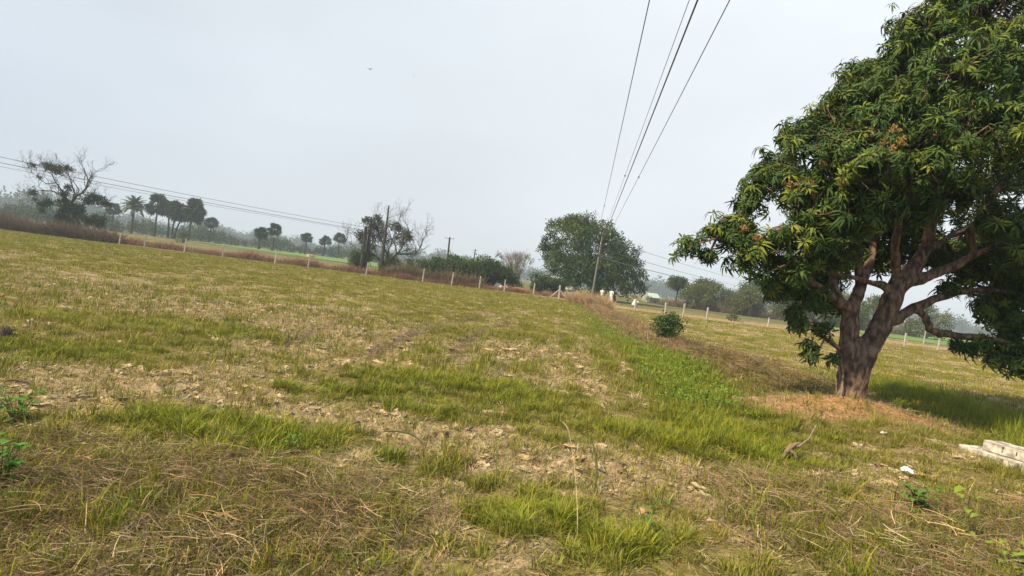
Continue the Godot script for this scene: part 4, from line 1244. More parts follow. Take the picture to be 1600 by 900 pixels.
func ground_cover() -> void:
	var tufts := []
	for k in 5:
		tufts.append(tuft(11, 0.1, 0.12, 0.0062, 1.0))
	var tall := []
	for k in 4:
		tall.append(tuft(14, 0.27, 0.12, 0.0085, 0.8, 0.0, 4))
	var dead := []
	for k in 4:
		dead.append(tuft(11, 0.2, 0.16, 0.005, 2.0, 0.3, 4))
	var straw := []
	for k in 4:
		straw.append(tuft(6, 0.15, 0.28, 0.0058, 0.3, 0.95, 2))
	var coarse := []
	for k in 4:
		coarse.append(tuft(14, 0.13, 0.34, 0.014, 0.9, 0.0, 2))
	var snarl := []
	for k in 4:
		var mb := MB.new()
		for j in 14:
			var p := Vector3(rng.randf_range(-0.14, 0.14), rng.randf_range(0.01, 0.14), rng.randf_range(-0.14, 0.14))
			var a := rng.randf() * TAU
			var d := Vector3(cos(a), rng.randf_range(-0.1, 0.5), sin(a)).normalized()
			var turn := around() * rng.randf_range(0.05, 0.6)
			var t := rng.randf_range(0.55, 1.0)
			var w := rng.randf_range(0.0008, 0.0017)
			for e in rng.randi_range(2, 5):
				var q := p + d * 0.03
				var s := d.cross(Vector3(0.2, 0.3, 1.0)).normalized() * w
				mb.quad(p - s, p + s, q + s * 0.9, q - s * 0.9, Color(t, t * 0.97, t * 0.92))
				p = q
				d = (d + turn * 0.6 - Vector3(0, 0.06, 0)).normalized()
		snarl.append(mb.mesh())
	var weeds := []
	for k in 4:
		var mb := MB.new()
		for j in 12:
			var a := rng.randf() * TAU
			var o := Vector3(cos(a), rng.randf_range(0.2, 1.0), sin(a)).normalized()
			var t := rng.randf_range(0.75, 1.0)
			mb.leaf(Vector3(0, 0.03, 0) + o * rng.randf_range(0.01, 0.09), o, o.cross(Vector3.UP).normalized(), rng.randf_range(0.035, 0.07), rng.randf_range(0.02, 0.035), 0.35, Color(t, t, t * 0.9))
		weeds.append(mb.mesh())
	var clods := []
	for k in 3:
		var mb := MB.new()
		var q := noise(1.1, 60 + k, 3)
		var g := []
		for j in 5:
			for i in 7:
				var a := TAU * (i + 0.5 * (j % 2)) / 7.0
				var e := PI * 0.62 * j / 4.0
				var d := Vector3(sin(e) * cos(a), cos(e), sin(e) * sin(a))
				g.append(d * (1.0 + 1.3 * q.get_noise_3dv(d * 1.5) + rng.randf_range(-0.16, 0.16)) * Vector3(1.2, 0.62, 0.9))
		for j in 4:
			for i in 7:
				var a := j * 7 + i
				var b := j * 7 + (i + 1) % 7
				var t := rng.randf_range(0.75, 1.0)
				for f in [[a, b, b + 7], [a, b + 7, a + 7]]:
					var nn: Vector3 = (g[f[0]] + g[f[1]] + g[f[2]]).normalized()
					var fn: Vector3 = (g[f[1]] - g[f[0]]).cross(g[f[2]] - g[f[0]]).normalized()
					if fn.dot(nn) < 0.0:
						fn = -fn
					mb.tri(mb.add(g[f[0]], fn, Color(t, t, t)), mb.add(g[f[1]], fn, Color(t, t, t)), mb.add(g[f[2]], fn, Color(t, t, t)))
		clods.append(mb.mesh())
	var W := {}
	var T := {}
	for n in ["short_grass", "tall_grass", "dry_grass", "straw_litter", "broadleaf_weeds", "dead_tangle", "soil_clods", "field_grass", "field_straw"]:
		W[n] = [[], [], [], [], []]
		T[n] = [[], [], [], [], []]
	var add := func(n: String, kinds: int, x: float, z: float, s: float, c: Color, tall_by := 1.0):
		var k := rng.randi() % kinds
		var b := Basis(Vector3.UP, rng.randf() * TAU) * Basis(Vector3.RIGHT, rng.randf_range(-0.18, 0.18))
		W[n][k].append(Transform3D(b.scaled(Vector3(s, s * tall_by, s)), Vector3(x, land(x, z) - 0.008, z)))
		T[n][k].append(c)
	var green_a := Color(0.275, 0.275, 0.03)
	var green_b := Color(0.13, 0.2, 0.02)
	var olive := Color(0.31, 0.275, 0.07)
	var yellow := Color(0.3, 0.32, 0.03)
	var lush := Color(0.17, 0.27, 0.032)
	var brown := Color(0.26, 0.175, 0.1)
	var pale := Color(0.56, 0.46, 0.29)
	var n_tuft := noise(2.4, 44, 2)
	for band in [[1.5, 4.6, 36000, 1.0], [4.6, 9.0, 56000, 1.2], [9.0, 18.0, 66000, 1.65]]:
		for k in int(band[2]):
			var p := cone(band[0], band[1])
			var x := p.x
			var z := p.y
			var w := cover(x, z)
			var u := rng.randf()
			var s: float = band[3]
			# grass stands in clumps with gaps between
			if rng.randf() < 0.8 * rut(x, z):
				continue
			var clump := smoothstep(-0.12, 0.3, n_tuft.get_noise_2d(x, z) + 0.3 * n_fine.get_noise_2d(z, x))
			var strip := smoothstep(8.5, 10.5, -z) * smoothstep(21.0, 15.0, -z) * exp(-pow((x - 3.6 - 0.9 * smoothstep(-10.0, -17.0, z)) / (0.7 + 0.5 * n_fine.get_noise_2d(x, z)), 2.0))
			if u < w.g * 0.85:
				var v := rng.randf()
				var moss := smoothstep(0.0, 0.4, n_tuft.get_noise_2d(x + 30.0, z) + 0.4 * n_mid.get_noise_2d(x, z + 9.0))
				if v < 0.16 + 0.36 * moss:
					if rng.randf() < 0.22:
						add.call("tall_grass", 4, x, z, rng.randf_range(0.5, 1.0), jitter(yellow.lerp(green_b, rng.randf()), 0.3), rng.randf_range(0.6, 1.1))
					elif rng.randf() < 0.6:
						add.call("short_grass", 5, x, z, s * rng.randf_range(0.8, 1.6), jitter(green_a.lerp(green_b, rng.randf()), 0.3), rng.randf_range(0.7, 1.6))
				elif v < 0.4:
					add.call("dead_tangle", 4, x, z, s * rng.randf_range(0.7, 1.5), jitter(brown.lerp(pale, pow(rng.randf(), 1.6)) * rng.randf_range(0.55, 1.1), 0.3))
				elif v < 0.92:
					add.call("dry_grass", 4, x, z, s * rng.randf_range(0.4, 1.25), jitter(brown.lerp(pale, pow(rng.randf(), 2.0)) * rng.randf_range(0.55, 1.1), 0.3))
				else:
					add.call("straw_litter", 4, x, z, s * rng.randf_range(0.9, 2.0), jitter(pale, 0.25))
				continue
			if u < w.b * 0.85:
				var v := rng.randf()
				if v < 0.24:
					add.call("straw_litter", 4, x, z, s * rng.randf_range(0.5, 1.3), jitter(pale.lerp(brown, rng.randf() * 0.75), 0.35))
				elif v < 0.5:
					if (x - 6.1) * (x - 6.1) + (z + 9.9) * (z + 9.9) > 3.4:
						add.call("soil_clods", 3, x, z, (0.007 + 0.045 * pow(rng.randf(), 2.6)) * s, jitter(soil(x, z, w) * 0.92, 0.2), 0.85)
				elif v < 0.66:
					add.call("dry_grass", 4, x, z, s * rng.randf_range(0.35, 0.75), jitter(pale.lerp(brown, rng.randf() * 0.5), 0.3))
				elif v < 0.76:
					add.call("short_grass", 5, x, z, s * rng.randf_range(0.5, 1.15), jitter(olive.lerp(green_b, rng.randf() * 0.8), 0.25))
				continue
			if rng.randf() < strip * 0.5:
				add.call("short_grass", 5, x, z, s * rng.randf_range(0.7, 1.3), jitter(lush.lerp(yellow, rng.randf() * 0.5), 0.3), rng.randf_range(0.7, 1.2))
				continue
			if rng.randf() < strip * 0.3 * (0.5 + 0.5 * clump):
				add.call("broadleaf_weeds", 4, x, z, s * rng.randf_range(0.45, 1.0), jitter(lush.lerp(yellow, rng.randf() * 0.5), 0.3))
				continue
			if rng.randf() < w.a * 0.85 * (0.35 + 0.65 * clump):
				add.call("tall_grass", 4, x, z, rng.randf_range(0.6, 1.25) * (1.0 + 0.25 * (s - 1.0)), jitter(yellow.lerp(green_b, rng.randf() * 0.8), 0.25), rng.randf_range(0.55, 1.15) * (0.4 + 0.6 * w.a) * (0.55 + 0.5 * clump) * (1.5 if x > 7.4 else 1.0))
				continue
			if rng.randf() < (0.2 + 0.6 * w.r) * (0.12 + 0.88 * clump):
				add.call("short_grass", 5, x, z, s * rng.randf_range(0.5, 1.0) * (0.75 + 0.7 * clump), jitter(green_a.lerp(green_b, rng.randf()).lerp(olive, clampf(0.85 - w.r, 0.0, 0.7)), 0.32), rng.randf_range(0.5, 1.25))
			elif rng.randf() < 0.3:
				add.call("straw_litter", 4, x, z, s * rng.randf_range(0.4, 1.0), jitter(pale.lerp(olive, rng.randf()), 0.3))
	for band in [[18.0, 36.0, 62000, 1.3], [36.0, 66.0, 52000, 1.9]]:
		for k in int(band[2]):
			var p := cone(band[0], band[1])
			var w := cover(p.x, p.y)
			var s: float = band[3]
			if rng.randf() < 0.75 * rut(p.x, p.y) or rng.randf() < 0.5 * maxf(0.0, -rows(p.x, p.y)):
				continue
			if p.y < fence_z(p.x) - 0.6:
				if rng.randf() < 0.12:
					add.call("field_straw", 4, p.x, p.y, s * rng.randf_range(0.4, 0.9), jitter(olive.lerp(pale, rng.randf()), 0.25), 0.7)
				continue
			if rng.randf() < w.g:
				add.call("field_straw", 4, p.x, p.y, s * rng.randf_range(0.5, 1.2), jitter(brown.lerp(pale, rng.randf() * 0.7), 0.25), rng.randf_range(0.4, 1.0))
			elif rng.randf() < exp(-pow((p.x - 4.4 - 2.1 * smoothstep(-17.0, -50.0, p.y)) / 1.1, 2.0)) * 0.8:
				add.call("field_grass", 4, p.x, p.y, s * rng.randf_range(0.4, 1.0), jitter(lush.lerp(yellow, rng.randf() * 0.6), 0.25), rng.randf_range(0.4, 0.8))
			elif rng.randf() < w.b * 0.7:
				if rng.randf() < 0.5:
					add.call("field_straw", 4, p.x, p.y, s * rng.randf_range(0.4, 0.9), jitter(pale, 0.2), 0.5)
			elif rng.randf() < 0.75 * smoothstep(-0.35, 0.25, n_fine.get_noise_2d(p.x * 0.7, p.y * 0.7)):
				add.call("field_grass", 4, p.x, p.y, s * rng.randf_range(0.4, 1.1), jitter(green_a.lerp(green_b, rng.randf() * w.r).lerp(olive, rng.randf() * rng.randf()), 0.25), rng.randf_range(0.45, 1.0))
	var L := {"short_grass": ["short olive green grass over the worn field", tufts, M.blade], "tall_grass": ["taller yellow green grass clumps in the near field", tall, M.blade],
		"dry_grass": ["dead brown grass tangled on the bund and near corner", dead, M.dry_leaf], "dead_tangle": ["curled dead brown strands matted over the near corner", snarl, M.dry_leaf], "straw_litter": ["pale cut straw lying on bare soil patches", straw, M.dry_leaf],
		"broadleaf_weeds": ["bright green low broadleaf weeds along the bund", weeds, M.blade], "soil_clods": ["small dry clods of soil among the straw", clods, M.clod],
		"field_grass": ["olive grass over the far half of the field", coarse, M.blade], "field_straw": ["dry straw tufts on the far bund and field", coarse, M.dry_leaf]}
	for n in L:
		for k in L[n][1].size():
			if W[n][k].size():
				var o := swarm(n, L[n][1][k], L[n][2], W[n][k], T[n][k])
				tag(o, L[n][0], "soil" if n == "soil_clods" else "grass", L[n][0].replace("over the ", "of the "), "stuff")

func strip_of_brush(called: String, a: Vector2, b: Vector2, n: int, deep: float, low: float, high: float, pal: Array, mesh: Mesh, m: Material, label: String) -> void:
	var where := []
	var tint := []
	var q := noise(0.18, 77, 2)
	for k in n:
		var f := rng.randf()
		var p := a.lerp(b, f)
		p += Vector2(rng.randf_range(-0.4, 0.4), rng.randf_range(-deep, deep))
		var s := lerpf(low, high, clampf(0.5 + 0.9 * q.get_noise_2d(p.x, 3.0) + rng.randf_range(-0.3, 0.3), 0.0, 1.0))
		where.append(Transform3D(Basis(Vector3.UP, rng.randf() * TAU).scaled(Vector3(s * 1.1, s, s * 1.1)), Vector3(p.x, land(p.x, p.y), p.y)))
		tint.append(jitter(pal[rng.randi() % pal.size()], 0.25))
	tag(swarm(called, mesh, m, where, tint), label, "brush", "", "stuff")

func woodland(called: String, a0: float, a1: float, d0: float, d1: float, n: int, low: float, high: float, label: String, pal: Array, sd: int) -> void:
	var where := []
	var tint := []
	var q := noise(0.03, sd, 3)
	for k in n:
		var a := deg_to_rad(lerpf(a0, a1, (k + rng.randf()) / n))
		var d := rng.randf_range(d0, d1)
		var c := Vector3(sin(a) * d, 0, -cos(a) * d)
		c.y = land(c.x, c.z)
		var h := lerpf(low, high, clampf(0.5 + 1.1 * q.get_noise_2d(rad_to_deg(a) * 9.0, sd) + rng.randf_range(-0.25, 0.25), 0.0, 1.0))
		var col: Color = pal[rng.randi() % pal.size()]
		for j in 26:
			var o := around() * pow(rng.randf(), 0.4)
			var p := c + Vector3(o.x * h * 0.55, h * 0.44 + o.y * h * 0.46, o.z * h * 0.55)
			where.append(Transform3D(Basis(around(), rng.randf() * TAU).scaled(Vector3.ONE * h * rng.randf_range(0.13, 0.24)), p))
			tint.append(jitter(col, 0.2))
	tag(swarm(called, M_clump, M.far_leaf, where, tint), label, "woodland", "", "stuff")

# ---------------------------------------------------------------- the scene
func _ready() -> void:
	rng.seed = 20240611
	# camera
	var cam := Camera3D.new()
	cam.name = "camera"
	cam.fov = 53.72
	cam.near = 0.1
	cam.far = 6000.0
	add_child(cam)
	cam.transform = Transform3D(Basis(Vector3.RIGHT, deg_to_rad(-1.09)) * Basis(Vector3.BACK, deg_to_rad(7.0)), Vector3(0, 1.75, 0))
	cam.current = true
	# hazy daylight: the sun high to the left and a little behind the camera
	var to_sun := Vector3(-0.62, 0.70, 0.36).normalized()
	var sun := DirectionalLight3D.new()
	sun.name = "sun"
	sun.light_energy = 1.6
	sun.light_color = Color(1.0, 0.91, 0.76)
	sun.light_angular_distance = 1.5
	sun.shadow_enabled = true
	add_child(sun)
	sun.look_at_from_position(to_sun * 50.0, Vector3.ZERO)
	var we := WorldEnvironment.new()
	we.name = "daylight"
	var env := Environment.new()
	env.background_mode = Environment.BG_SKY
	env.tonemap_mode = Environment.TONE_MAPPER_LINEAR
	env.tonemap_exposure = 1.6
	env.sdfgi_enabled = true
	env.ssao_enabled = true
	env.ssil_enabled = true
	env.fog_enabled = true
	env.fog_density = 0.0008
	env.fog_light_color = Color(0.85, 0.925, 1.0)
	var sm := PanoramaSkyMaterial.new()
	sm.panorama = sky_picture(to_sun)
	env.sky = Sky.new()
	env.sky.sky_material = sm
	we.environment = env
	add_child(we)
	materials()
	bare_map.resize(BW * BH)
	clump_map.resize(BW * BH)
	patches()
	# the land
	make_ground()
	sheet("paddy_field", PackedVector2Array([Vector2(-98, -205), Vector2(-98, -150), Vector2(-30, -205), Vector2(-22, -100), Vector2(-14, -205), Vector2(-12, -92)]), 0.06, M.paddy, "bright green paddy field beyond the left fence", "paddy field")
	sheet("young_crop", PackedVector2Array([Vector2(78, -150), Vector2(40, -76), Vector2(100, -140), Vector2(52, -62), Vector2(170, -120), Vector2(104, -56)]), 0.05, M.paddy, "green crop field seen behind the mango trunk", "crop field")
	sheet("dirt_path", PackedVector2Array([Vector2(-3, -71), Vector2(-3, -64.5), Vector2(9, -62), Vector2(9, -54.5), Vector2(30, -62), Vector2(28, -52), Vector2(60, -53), Vector2(56, -46)]), 0.03, M.path, "dry tan dirt track running behind the right fence", "track")
	background()
	mango_tree()
	near_things()
	ground_cover()

func sky_picture(to_sun: Vector3) -> ImageTexture:
	var w := 512
	var h := 256
	var im := Image.create(w, h, false, Image.FORMAT_RGBF)
	var veil := noise(1.1, 91, 4)
	for y in h:
		var th := PI * (y + 0.5) / h
		for x in w:
			var ph := TAU * ((x + 0.5) / w - 0.5)
			var d := Vector3(sin(ph) * sin(th), cos(th), -cos(ph) * sin(th))
			var cg := d.dot(to_sun)
			var up := maxf(d.y, 0.0)
			var t := smoothstep(-0.75, 0.45, cg + 0.16 * veil.get_noise_3d(d.x, d.y * 2.0, d.z))
			var c := Color(0.31, 0.42, 0.59).lerp(Color(0.52, 0.57, 0.615), t)
			var low := Color(0.5, 0.55, 0.6).lerp(Color(0.55, 0.58, 0.605), t)
			c = low.lerp(c, 1.0 - exp(-up * 5.0)) * (0.9 + 0.09 * veil.get_noise_3d(d.x * 1.3 + 5.0, d.y * 3.5, d.z * 1.3))
			var g := maxf(0.0, cg)
			var glow := 0.2 * pow(g, 2.6) + 0.9 * pow(g, 60.0)
			c = Color(c.r + glow * 0.8, c.g + glow * 0.78, c.b + glow * 0.72)
			if d.y < 0.0:
				c = c.lerp(Color(0.3, 0.29, 0.22), smoothstep(0.0, -0.1, d.y))
			im.set_pixel(x, y, c)
	return ImageTexture.create_from_image(im)

func materials() -> void:
	var g := mat("ground", Color(1, 1, 1), 0.95, 0.2)
	var q := noise(0.02, 5, 5)
	var nz := q.get_seamless_image(1024, 1024)
	var im := Image.create(1024, 1024, false, Image.FORMAT_RGB8)
	for y in 1024:
		for x in 1024:
			var t := 0.62 + 0.38 * smoothstep(0.15, 0.85, nz.get_pixel(x, y).r)
			im.set_pixel(x, y, Color(t, t, t))
	for k in 9000:
		var p := Vector2(rng.randf() * 1024.0, rng.randf() * 1024.0)
		var d := Vector2.from_angle(rng.randf() * TAU)
		var t := rng.randf_range(0.5, 1.0)
		var c := Color(t, t * rng.randf_range(0.94, 1.0), t * rng.randf_range(0.8, 1.0))
		for s in rng.randi_range(12, 55):
			p += d
			d = d.rotated(rng.randf_range(-0.06, 0.06))
			im.set_pixel(posmod(int(p.x), 1024), posmod(int(p.y), 1024), c)
	g.albedo_texture = ImageTexture.create_from_image(im)
	g.uv1_triplanar = true
	g.uv1_world_triplanar = true
	g.uv1_scale = Vector3(0.7, 0.7, 0.7)
	g.heightmap_enabled = true
	g.heightmap_texture = ImageTexture.create_from_image(im)
	g.heightmap_scale = 1.6
	mat("blade", Color(1, 1, 1), 0.65, 0.35, 0.45)
	mat("date_leaf", Color(0.09, 0.125, 0.06), 0.6, 0.35, 0.25)
	mat("dry_leaf", Color(1, 1, 1), 0.85, 0.25, 0.3)
	mat("clod", Color(1, 1, 1), 0.95, 0.2)
	mat("mango_leaf", Color(1, 1, 1), 0.55, 0.3, 0.3)
	var ml := [Color(0.07, 0.12, 0.024), Color(0.045, 0.09, 0.022), Color(0.06, 0.105, 0.026), Color(0.145, 0.2, 0.034), Color(0.2, 0.24, 0.04)]
	for k in 5:
		mat("mango_leaf_%d" % k, ml[k], 0.55, 0.3, 0.3)
	mat("panicle", Color(1, 1, 1), 0.8, 0.3, 0.2)
	grain(mat("bark", Color(0.26, 0.18, 0.135), 0.92, 0.2), 0.016, 0.48, Vector3(1.1, 0.45, 1.1), 0.4, 21)
	grain(mat("bark_pale", Color(0.4, 0.32, 0.22), 0.9, 0.25), 0.03, 0.6, Vector3(2, 0.8, 2), 0.5, 22)
	mat("bark_dark", Color(0.05, 0.042, 0.035), 0.92, 0.2)
	mat("bark_grey", Color(0.22, 0.19, 0.16), 0.92, 0.2)
	mat("far_leaf", Color(1, 1, 1), 0.7, 0.3, 0.3)
	mat("palm_leaf", Color(0.035, 0.055, 0.024), 0.6, 0.35, 0.2)
	grain(mat("concrete", Color(0.25, 0.24, 0.215), 0.9, 0.3), 0.04, 0.6, Vector3(1.2, 0.5, 1.2), 0.2, 23)
	grain(mat("cast_concrete", Color(0.56, 0.52, 0.46), 0.92, 0.25), 0.012, 0.65, Vector3(1.1, 1.1, 1.1), 0.15, 26)
	grain(mat("whitewash", Color(0.66, 0.64, 0.58), 0.9, 0.3), 0.03, 0.45, Vector3(0.8, 0.8, 0.8), 0.0, 24)
	mat("dark_wood", Color(0.06, 0.05, 0.042), 0.95, 0.2)
	mat("iron", Color(0.08, 0.075, 0.07), 0.7, 0.4)
	mat("porcelain", Color(0.5, 0.48, 0.46), 0.3, 0.5)
	mat("wire", Color(0.12, 0.125, 0.13), 0.6, 0.4)
	mat("skin", Color(0.2, 0.11, 0.07), 0.6, 0.35)
	mat("white_cloth", Color(0.62, 0.61, 0.58), 0.9, 0.2)
	mat("hair", Color(0.015, 0.013, 0.012), 0.6, 0.3)
	mat("hide", Color(0.5, 0.48, 0.44), 0.85, 0.25)
	mat("paddy", Color(0.12, 0.2, 0.055), 0.9, 0.25)
	grain(mat("path", Color(0.4, 0.29, 0.17), 0.95, 0.2), 0.03, 0.7, Vector3(0.3, 0.3, 0.3), 0.0, 25)
	mat("hay", Color(0.33, 0.245, 0.165), 0.95, 0.2)
	mat("earth", Color(0.36, 0.2, 0.11), 0.95, 0.2)
	mat("dung", Color(0.035, 0.028, 0.026), 0.8, 0.35)
	mat("plastic_white", Color(0.6, 0.61, 0.6), 0.4, 0.5)
	mat("sheet_grey", Color(0.55, 0.6, 0.58), 0.7, 0.35)
	mat("pink_cloth", Color(0.62, 0.36, 0.36), 0.9, 0.2)
	mat("roof_sheet", Color(0.36, 0.47, 0.43), 0.6, 0.4)
	mat("plaster", Color(0.3, 0.29, 0.27), 0.9, 0.3)
	mat("dark_void", Color(0.04, 0.04, 0.045), 0.9, 0.2)
	mat("stalk_green", Color(0.15, 0.17, 0.05), 0.7, 0.3, 0.2)
	mat("stalk_dry", Color(0.42, 0.34, 0.18), 0.8, 0.3, 0.2)
	mat("spike_green", Color(0.075, 0.08, 0.03), 0.85, 0.25)
	mat("spike_dry", Color(0.33, 0.25, 0.15), 0.85, 0.25)
	mat("spike_brown", Color(0.14, 0.085, 0.065), 0.8, 0.3)
	mat("weed_leaf", Color(0.1, 0.18, 0.03), 0.65, 0.3, 0.4)
	mat("lime_leaf", Color(0.19, 0.25, 0.035), 0.65, 0.3, 0.45)
	mat("shrub_leaf", Color(1, 1, 1), 0.6, 0.35, 0.3)
	mat("red_leaf", Color(0.3, 0.12, 0.08), 0.75, 0.3, 0.2)
	mat("tan_leaf", Color(0.4, 0.26, 0.17), 0.8, 0.3, 0.2)
	mat("driftwood", Color(0.2, 0.145, 0.1), 0.95, 0.2)
	mat("bird", Color(0.05, 0.05, 0.055), 0.7, 0.3)

func patches() -> void:
	# worn, straw-strewn patches of the near field
	for p in [[-4.6, -5.8, 0.75], [-3.9, -6.1, 0.7], [-3.3, -7.0, 0.8], [-5.2, -6.6, 0.7], [-2.7, -6.2, 0.5], [-4.8, -14.0, 1.0], [-3.7, -13.0, 1.0], [-2.7, -11.2, 0.7], [-0.4, -13.2, 0.9], [0.8, -14.6, 1.1], [0.5, -11.4, 0.8], [1.7, -13.2, 0.8],
			[-1.9, -6.1, 0.5], [-1.4, -6.2, 0.5], [-0.6, -5.7, 0.45], [-0.1, -5.9, 0.4], [0.7, -9.6, 0.7], [1.6, -9.9, 0.6], [2.3, -8.9, 0.5], [1.5, -5.5, 0.5], [1.9, -5.1, 0.45], [0.7, -5.3, 0.4], [0.3, -5.3, 0.35], [1.9, -4.8, 0.35], [2.8, -4.9, 0.35], [3.5, -5.1, 0.4], [-7.6, -13.3, 1.0], [-13.5, -17.0, 1.6], [-4.6, -10.0, 0.5]]:
		splat(bare_map, p[0], p[1], p[2], 0.85, 1.3)
	for p in [[-2.2, -7.0, 0.5], [-1.6, -8.2, 0.7], [-0.9, -8.9, 0.6], [-0.2, -8.6, 0.6], [0.3, -8.2, 0.5], [-0.9, -6.6, 0.35], [-2.7, -10.4, 0.35], [-2.85, -7.0, 0.3], [-3.0, -4.9, 0.7], [-2.5, -5.0, 0.6], [-1.9, -5.1, 0.5], [-5.4, -7.6, 0.8], [-8.0, -9.9, 1.2], [-5.8, -10.4, 1.2], [1.4, -6.6, 0.6], [2.2, -6.7, 0.5], [0.6, -7.5, 0.4], [0.4, -4.1, 0.4], [1.0, -3.8, 0.4], [3.0, -4.4, 0.4]]:
		splat(bare_map, p[0], p[1], p[2], -0.75, 1.5)
		splat(clump_map, p[0], p[1], p[2] * 0.9, 0.6, 1.5)

func background() -> void:
	M_clump = clump_mesh(16, 0.62)
	M_clump_big = clump_mesh(26, 0.5)
	M_twig = twig_mesh(9, 0.012)
	for k in 3:
		fan_meshes.append(palm_crown(36, 1.22))
	var pm := MB.new()
	pm.box(Vector3(0, 0.65, 0), Vector3(0.13, 1.7, 0.13), Basis.IDENTITY, Color.WHITE, 0.015)
	post_mesh = pm.mesh()
	var far_green := [Color(0.06, 0.09, 0.04), Color(0.075, 0.1, 0.04), Color(0.05, 0.08, 0.04)]
	var mid_green := [Color(0.075, 0.11, 0.035), Color(0.06, 0.09, 0.03), Color(0.1, 0.13, 0.04)]
	var dark_green := [Color(0.03, 0.065, 0.02), Color(0.04, 0.08, 0.024), Color(0.06, 0.095, 0.026)]
	var olive_green := [Color(0.12, 0.14, 0.045), Color(0.14, 0.15, 0.05), Color(0.09, 0.12, 0.035)]
	# far woods
	woodland("distant_woodland", -50.0, -36.0, 520.0, 700.0, 80, 15.0, 27.0, "hazy blue wood at the far left edge", far_green, 3)
	woodland("distant_woodland", -36.0, -12.0, 540.0, 740.0, 150, 9.0, 19.0, "low hazy tree belt behind the left palms", far_green, 4)
	woodland("distant_woodland", -12.0, 12.0, 520.0, 700.0, 100, 10.0, 20.0, "hazy wood behind the big round tree", far_green, 5)
	woodland("distant_woodland", 12.0, 50.0, 540.0, 700.0, 160, 10.0, 20.0, "hazy tree belt behind the mango tree", far_green, 6)
	woodland("scrub_belt", -34.0, -12.0, 195.0, 235.0, 60, 2.5, 5.5, "grey green scrub beyond the paddy field", far_green, 8)
	woodland("scrub_belt", -49.0, -34.0, 190.0, 230.0, 44, 2.5, 6.0, "scrub below the far left wood", far_green, 9)
	# big trees near the fence
	scaffold_tree("roadside_tree", Vector3(-59.67, 0.55, -77.99), ROADSIDE_LIMBS, ROADSIDE_LOBES, "sparse half-bare spreading tree at the far left behind the fence", 1.0, 13.0, 0.3, [Color(0.05, 0.065, 0.026), Color(0.04, 0.052, 0.022)], M.bark_dark)
	scaffold_tree("thorn_tree", Vector3(-16.51, 0.1, -73.98), FENCE_LIMBS, FENCE_LOBES, "half-bare twisted tree behind the two dark posts", 1.0, 8.0, 0.34, [Color(0.08, 0.085, 0.045), Color(0.06, 0.07, 0.035)], M.bark_dark)
	scaffold_tree("banyan_tree", Vector3(12.02, -0.1, -79.98), BANYAN_LIMBS, BANYAN_LOBES, "big dark round-crowned tree behind the leaning power pole", 1.0, 6.0, 0.48, [Color(0.03, 0.07, 0.018), Color(0.04, 0.085, 0.022), Color(0.06, 0.1, 0.022), Color(0.095, 0.13, 0.03)], M.bark_dark)
	var gt := thing("bare_tree", Vector3(0.08, 0.1, -75.99), "pale grey leafless bushy tree left of the big round tree", "tree")
	var gm := MB.new()
	var tips := []
	limbs_of(gm, GREY_LIMBS, 1.0, tips)
	for k in 16:
		var a := TAU * k / 16.0
		branchy(gm, Vector3(0, 0.7, 0), Vector3(cos(a) * rng.randf_range(0.3, 0.85), 1.0, sin(a) * 0.6).normalized(), 1.5, 0.07, 4, 0.42, tips, 0.25)
	put("branches", gm.mesh(), M.bark_grey, gt)
	fill_crown(gt, M_clump, M.far_leaf, GREY_LOBES, 1.2, 0.32, [Color(0.14, 0.125, 0.085), Color(0.1, 0.1, 0.06)], 0.3)
	# palms
	date_palm(-101.5, -150.0, 8.8, 3.4, "feathery date palm left of the fan palm cluster")
	palmyra(-98.5, -155.0, 10.6, 2.7, 0.1, "leftmost fan palm of the dark cluster, tall and straight", "fan palms in the dark cluster")
	palmyra(-96.0, -157.0, 9.6, 2.4, -0.6, "second fan palm of the dark cluster, crown below its neighbour", "fan palms in the dark cluster")
	palmyra(-92.0, -152.0, 9.2, 2.6, 0.5, "middle fan palm of the dark cluster leaning right", "fan palms in the dark cluster")
	palmyra(-93.6, -156.0, 8.4, 2.3, 1.8, "slanting fan palm inside the dark cluster", "fan palms in the dark cluster")
	palmyra(-88.6, -154.0, 9.0, 2.7, 0.2, "fourth upright fan palm of the dark cluster", "fan palms in the dark cluster")
	palmyra(-86.4, -150.0, 10.4, 2.6, 1.0, "rightmost fan palm of the dark cluster with highest crown", "fan palms in the dark cluster")
	palmyra(-102.4, -190.0, 8.0, 2.1, 0.2, "lone round-headed fan palm right of the dark cluster", "", true)
	palmyra(-67.6, -150.0, 5.6, 1.8, 0.3, "short fan palm with split crown above the paddy field")
	palmyra(-68.3, -160.0, 7.3, 1.9, 0.1, "fan palm with dead skirt right of the short one", "", true)
	palmyra(-70.1, -190.0, 7.0, 1.9, 0.1, "hazy fan palm left of the paired palms over the scrub")
	palmyra(-63.9, -190.0, 6.6, 1.8, 0.1, "hazy fan palm half sunk in dark scrub")
	palmyra(-57.6, -185.0, 8.1, 2.1, 0.1, "tall hazy fan palm nearest the half-bare twisted tree", "", true)
	palmyra(-121.0, -170.0, 8.0, 2.0, 0.2, "hazy fan palm behind the half-bare tree at left")
	# hedge, bushes and trees along the left fence
	strip_of_brush("dry_brush", Vector2(-68, -66.5), Vector2(-46, -65.5), 900, 1.4, 1.1, 2.2, [Color(0.16, 0.11, 0.08), Color(0.13, 0.1, 0.075), Color(0.12, 0.1, 0.06)], M_twig, M.dry_leaf, "thick brown dead brush along the far left fence")
	strip_of_brush("dry_brush", Vector2(-47, -66.5), Vector2(-14, -65.5), 950, 1.0, 0.4, 1.1, [Color(0.3, 0.165, 0.105), Color(0.23, 0.13, 0.085)], M_twig, M.dry_leaf, "low reddish brown weeds under the left fence posts")
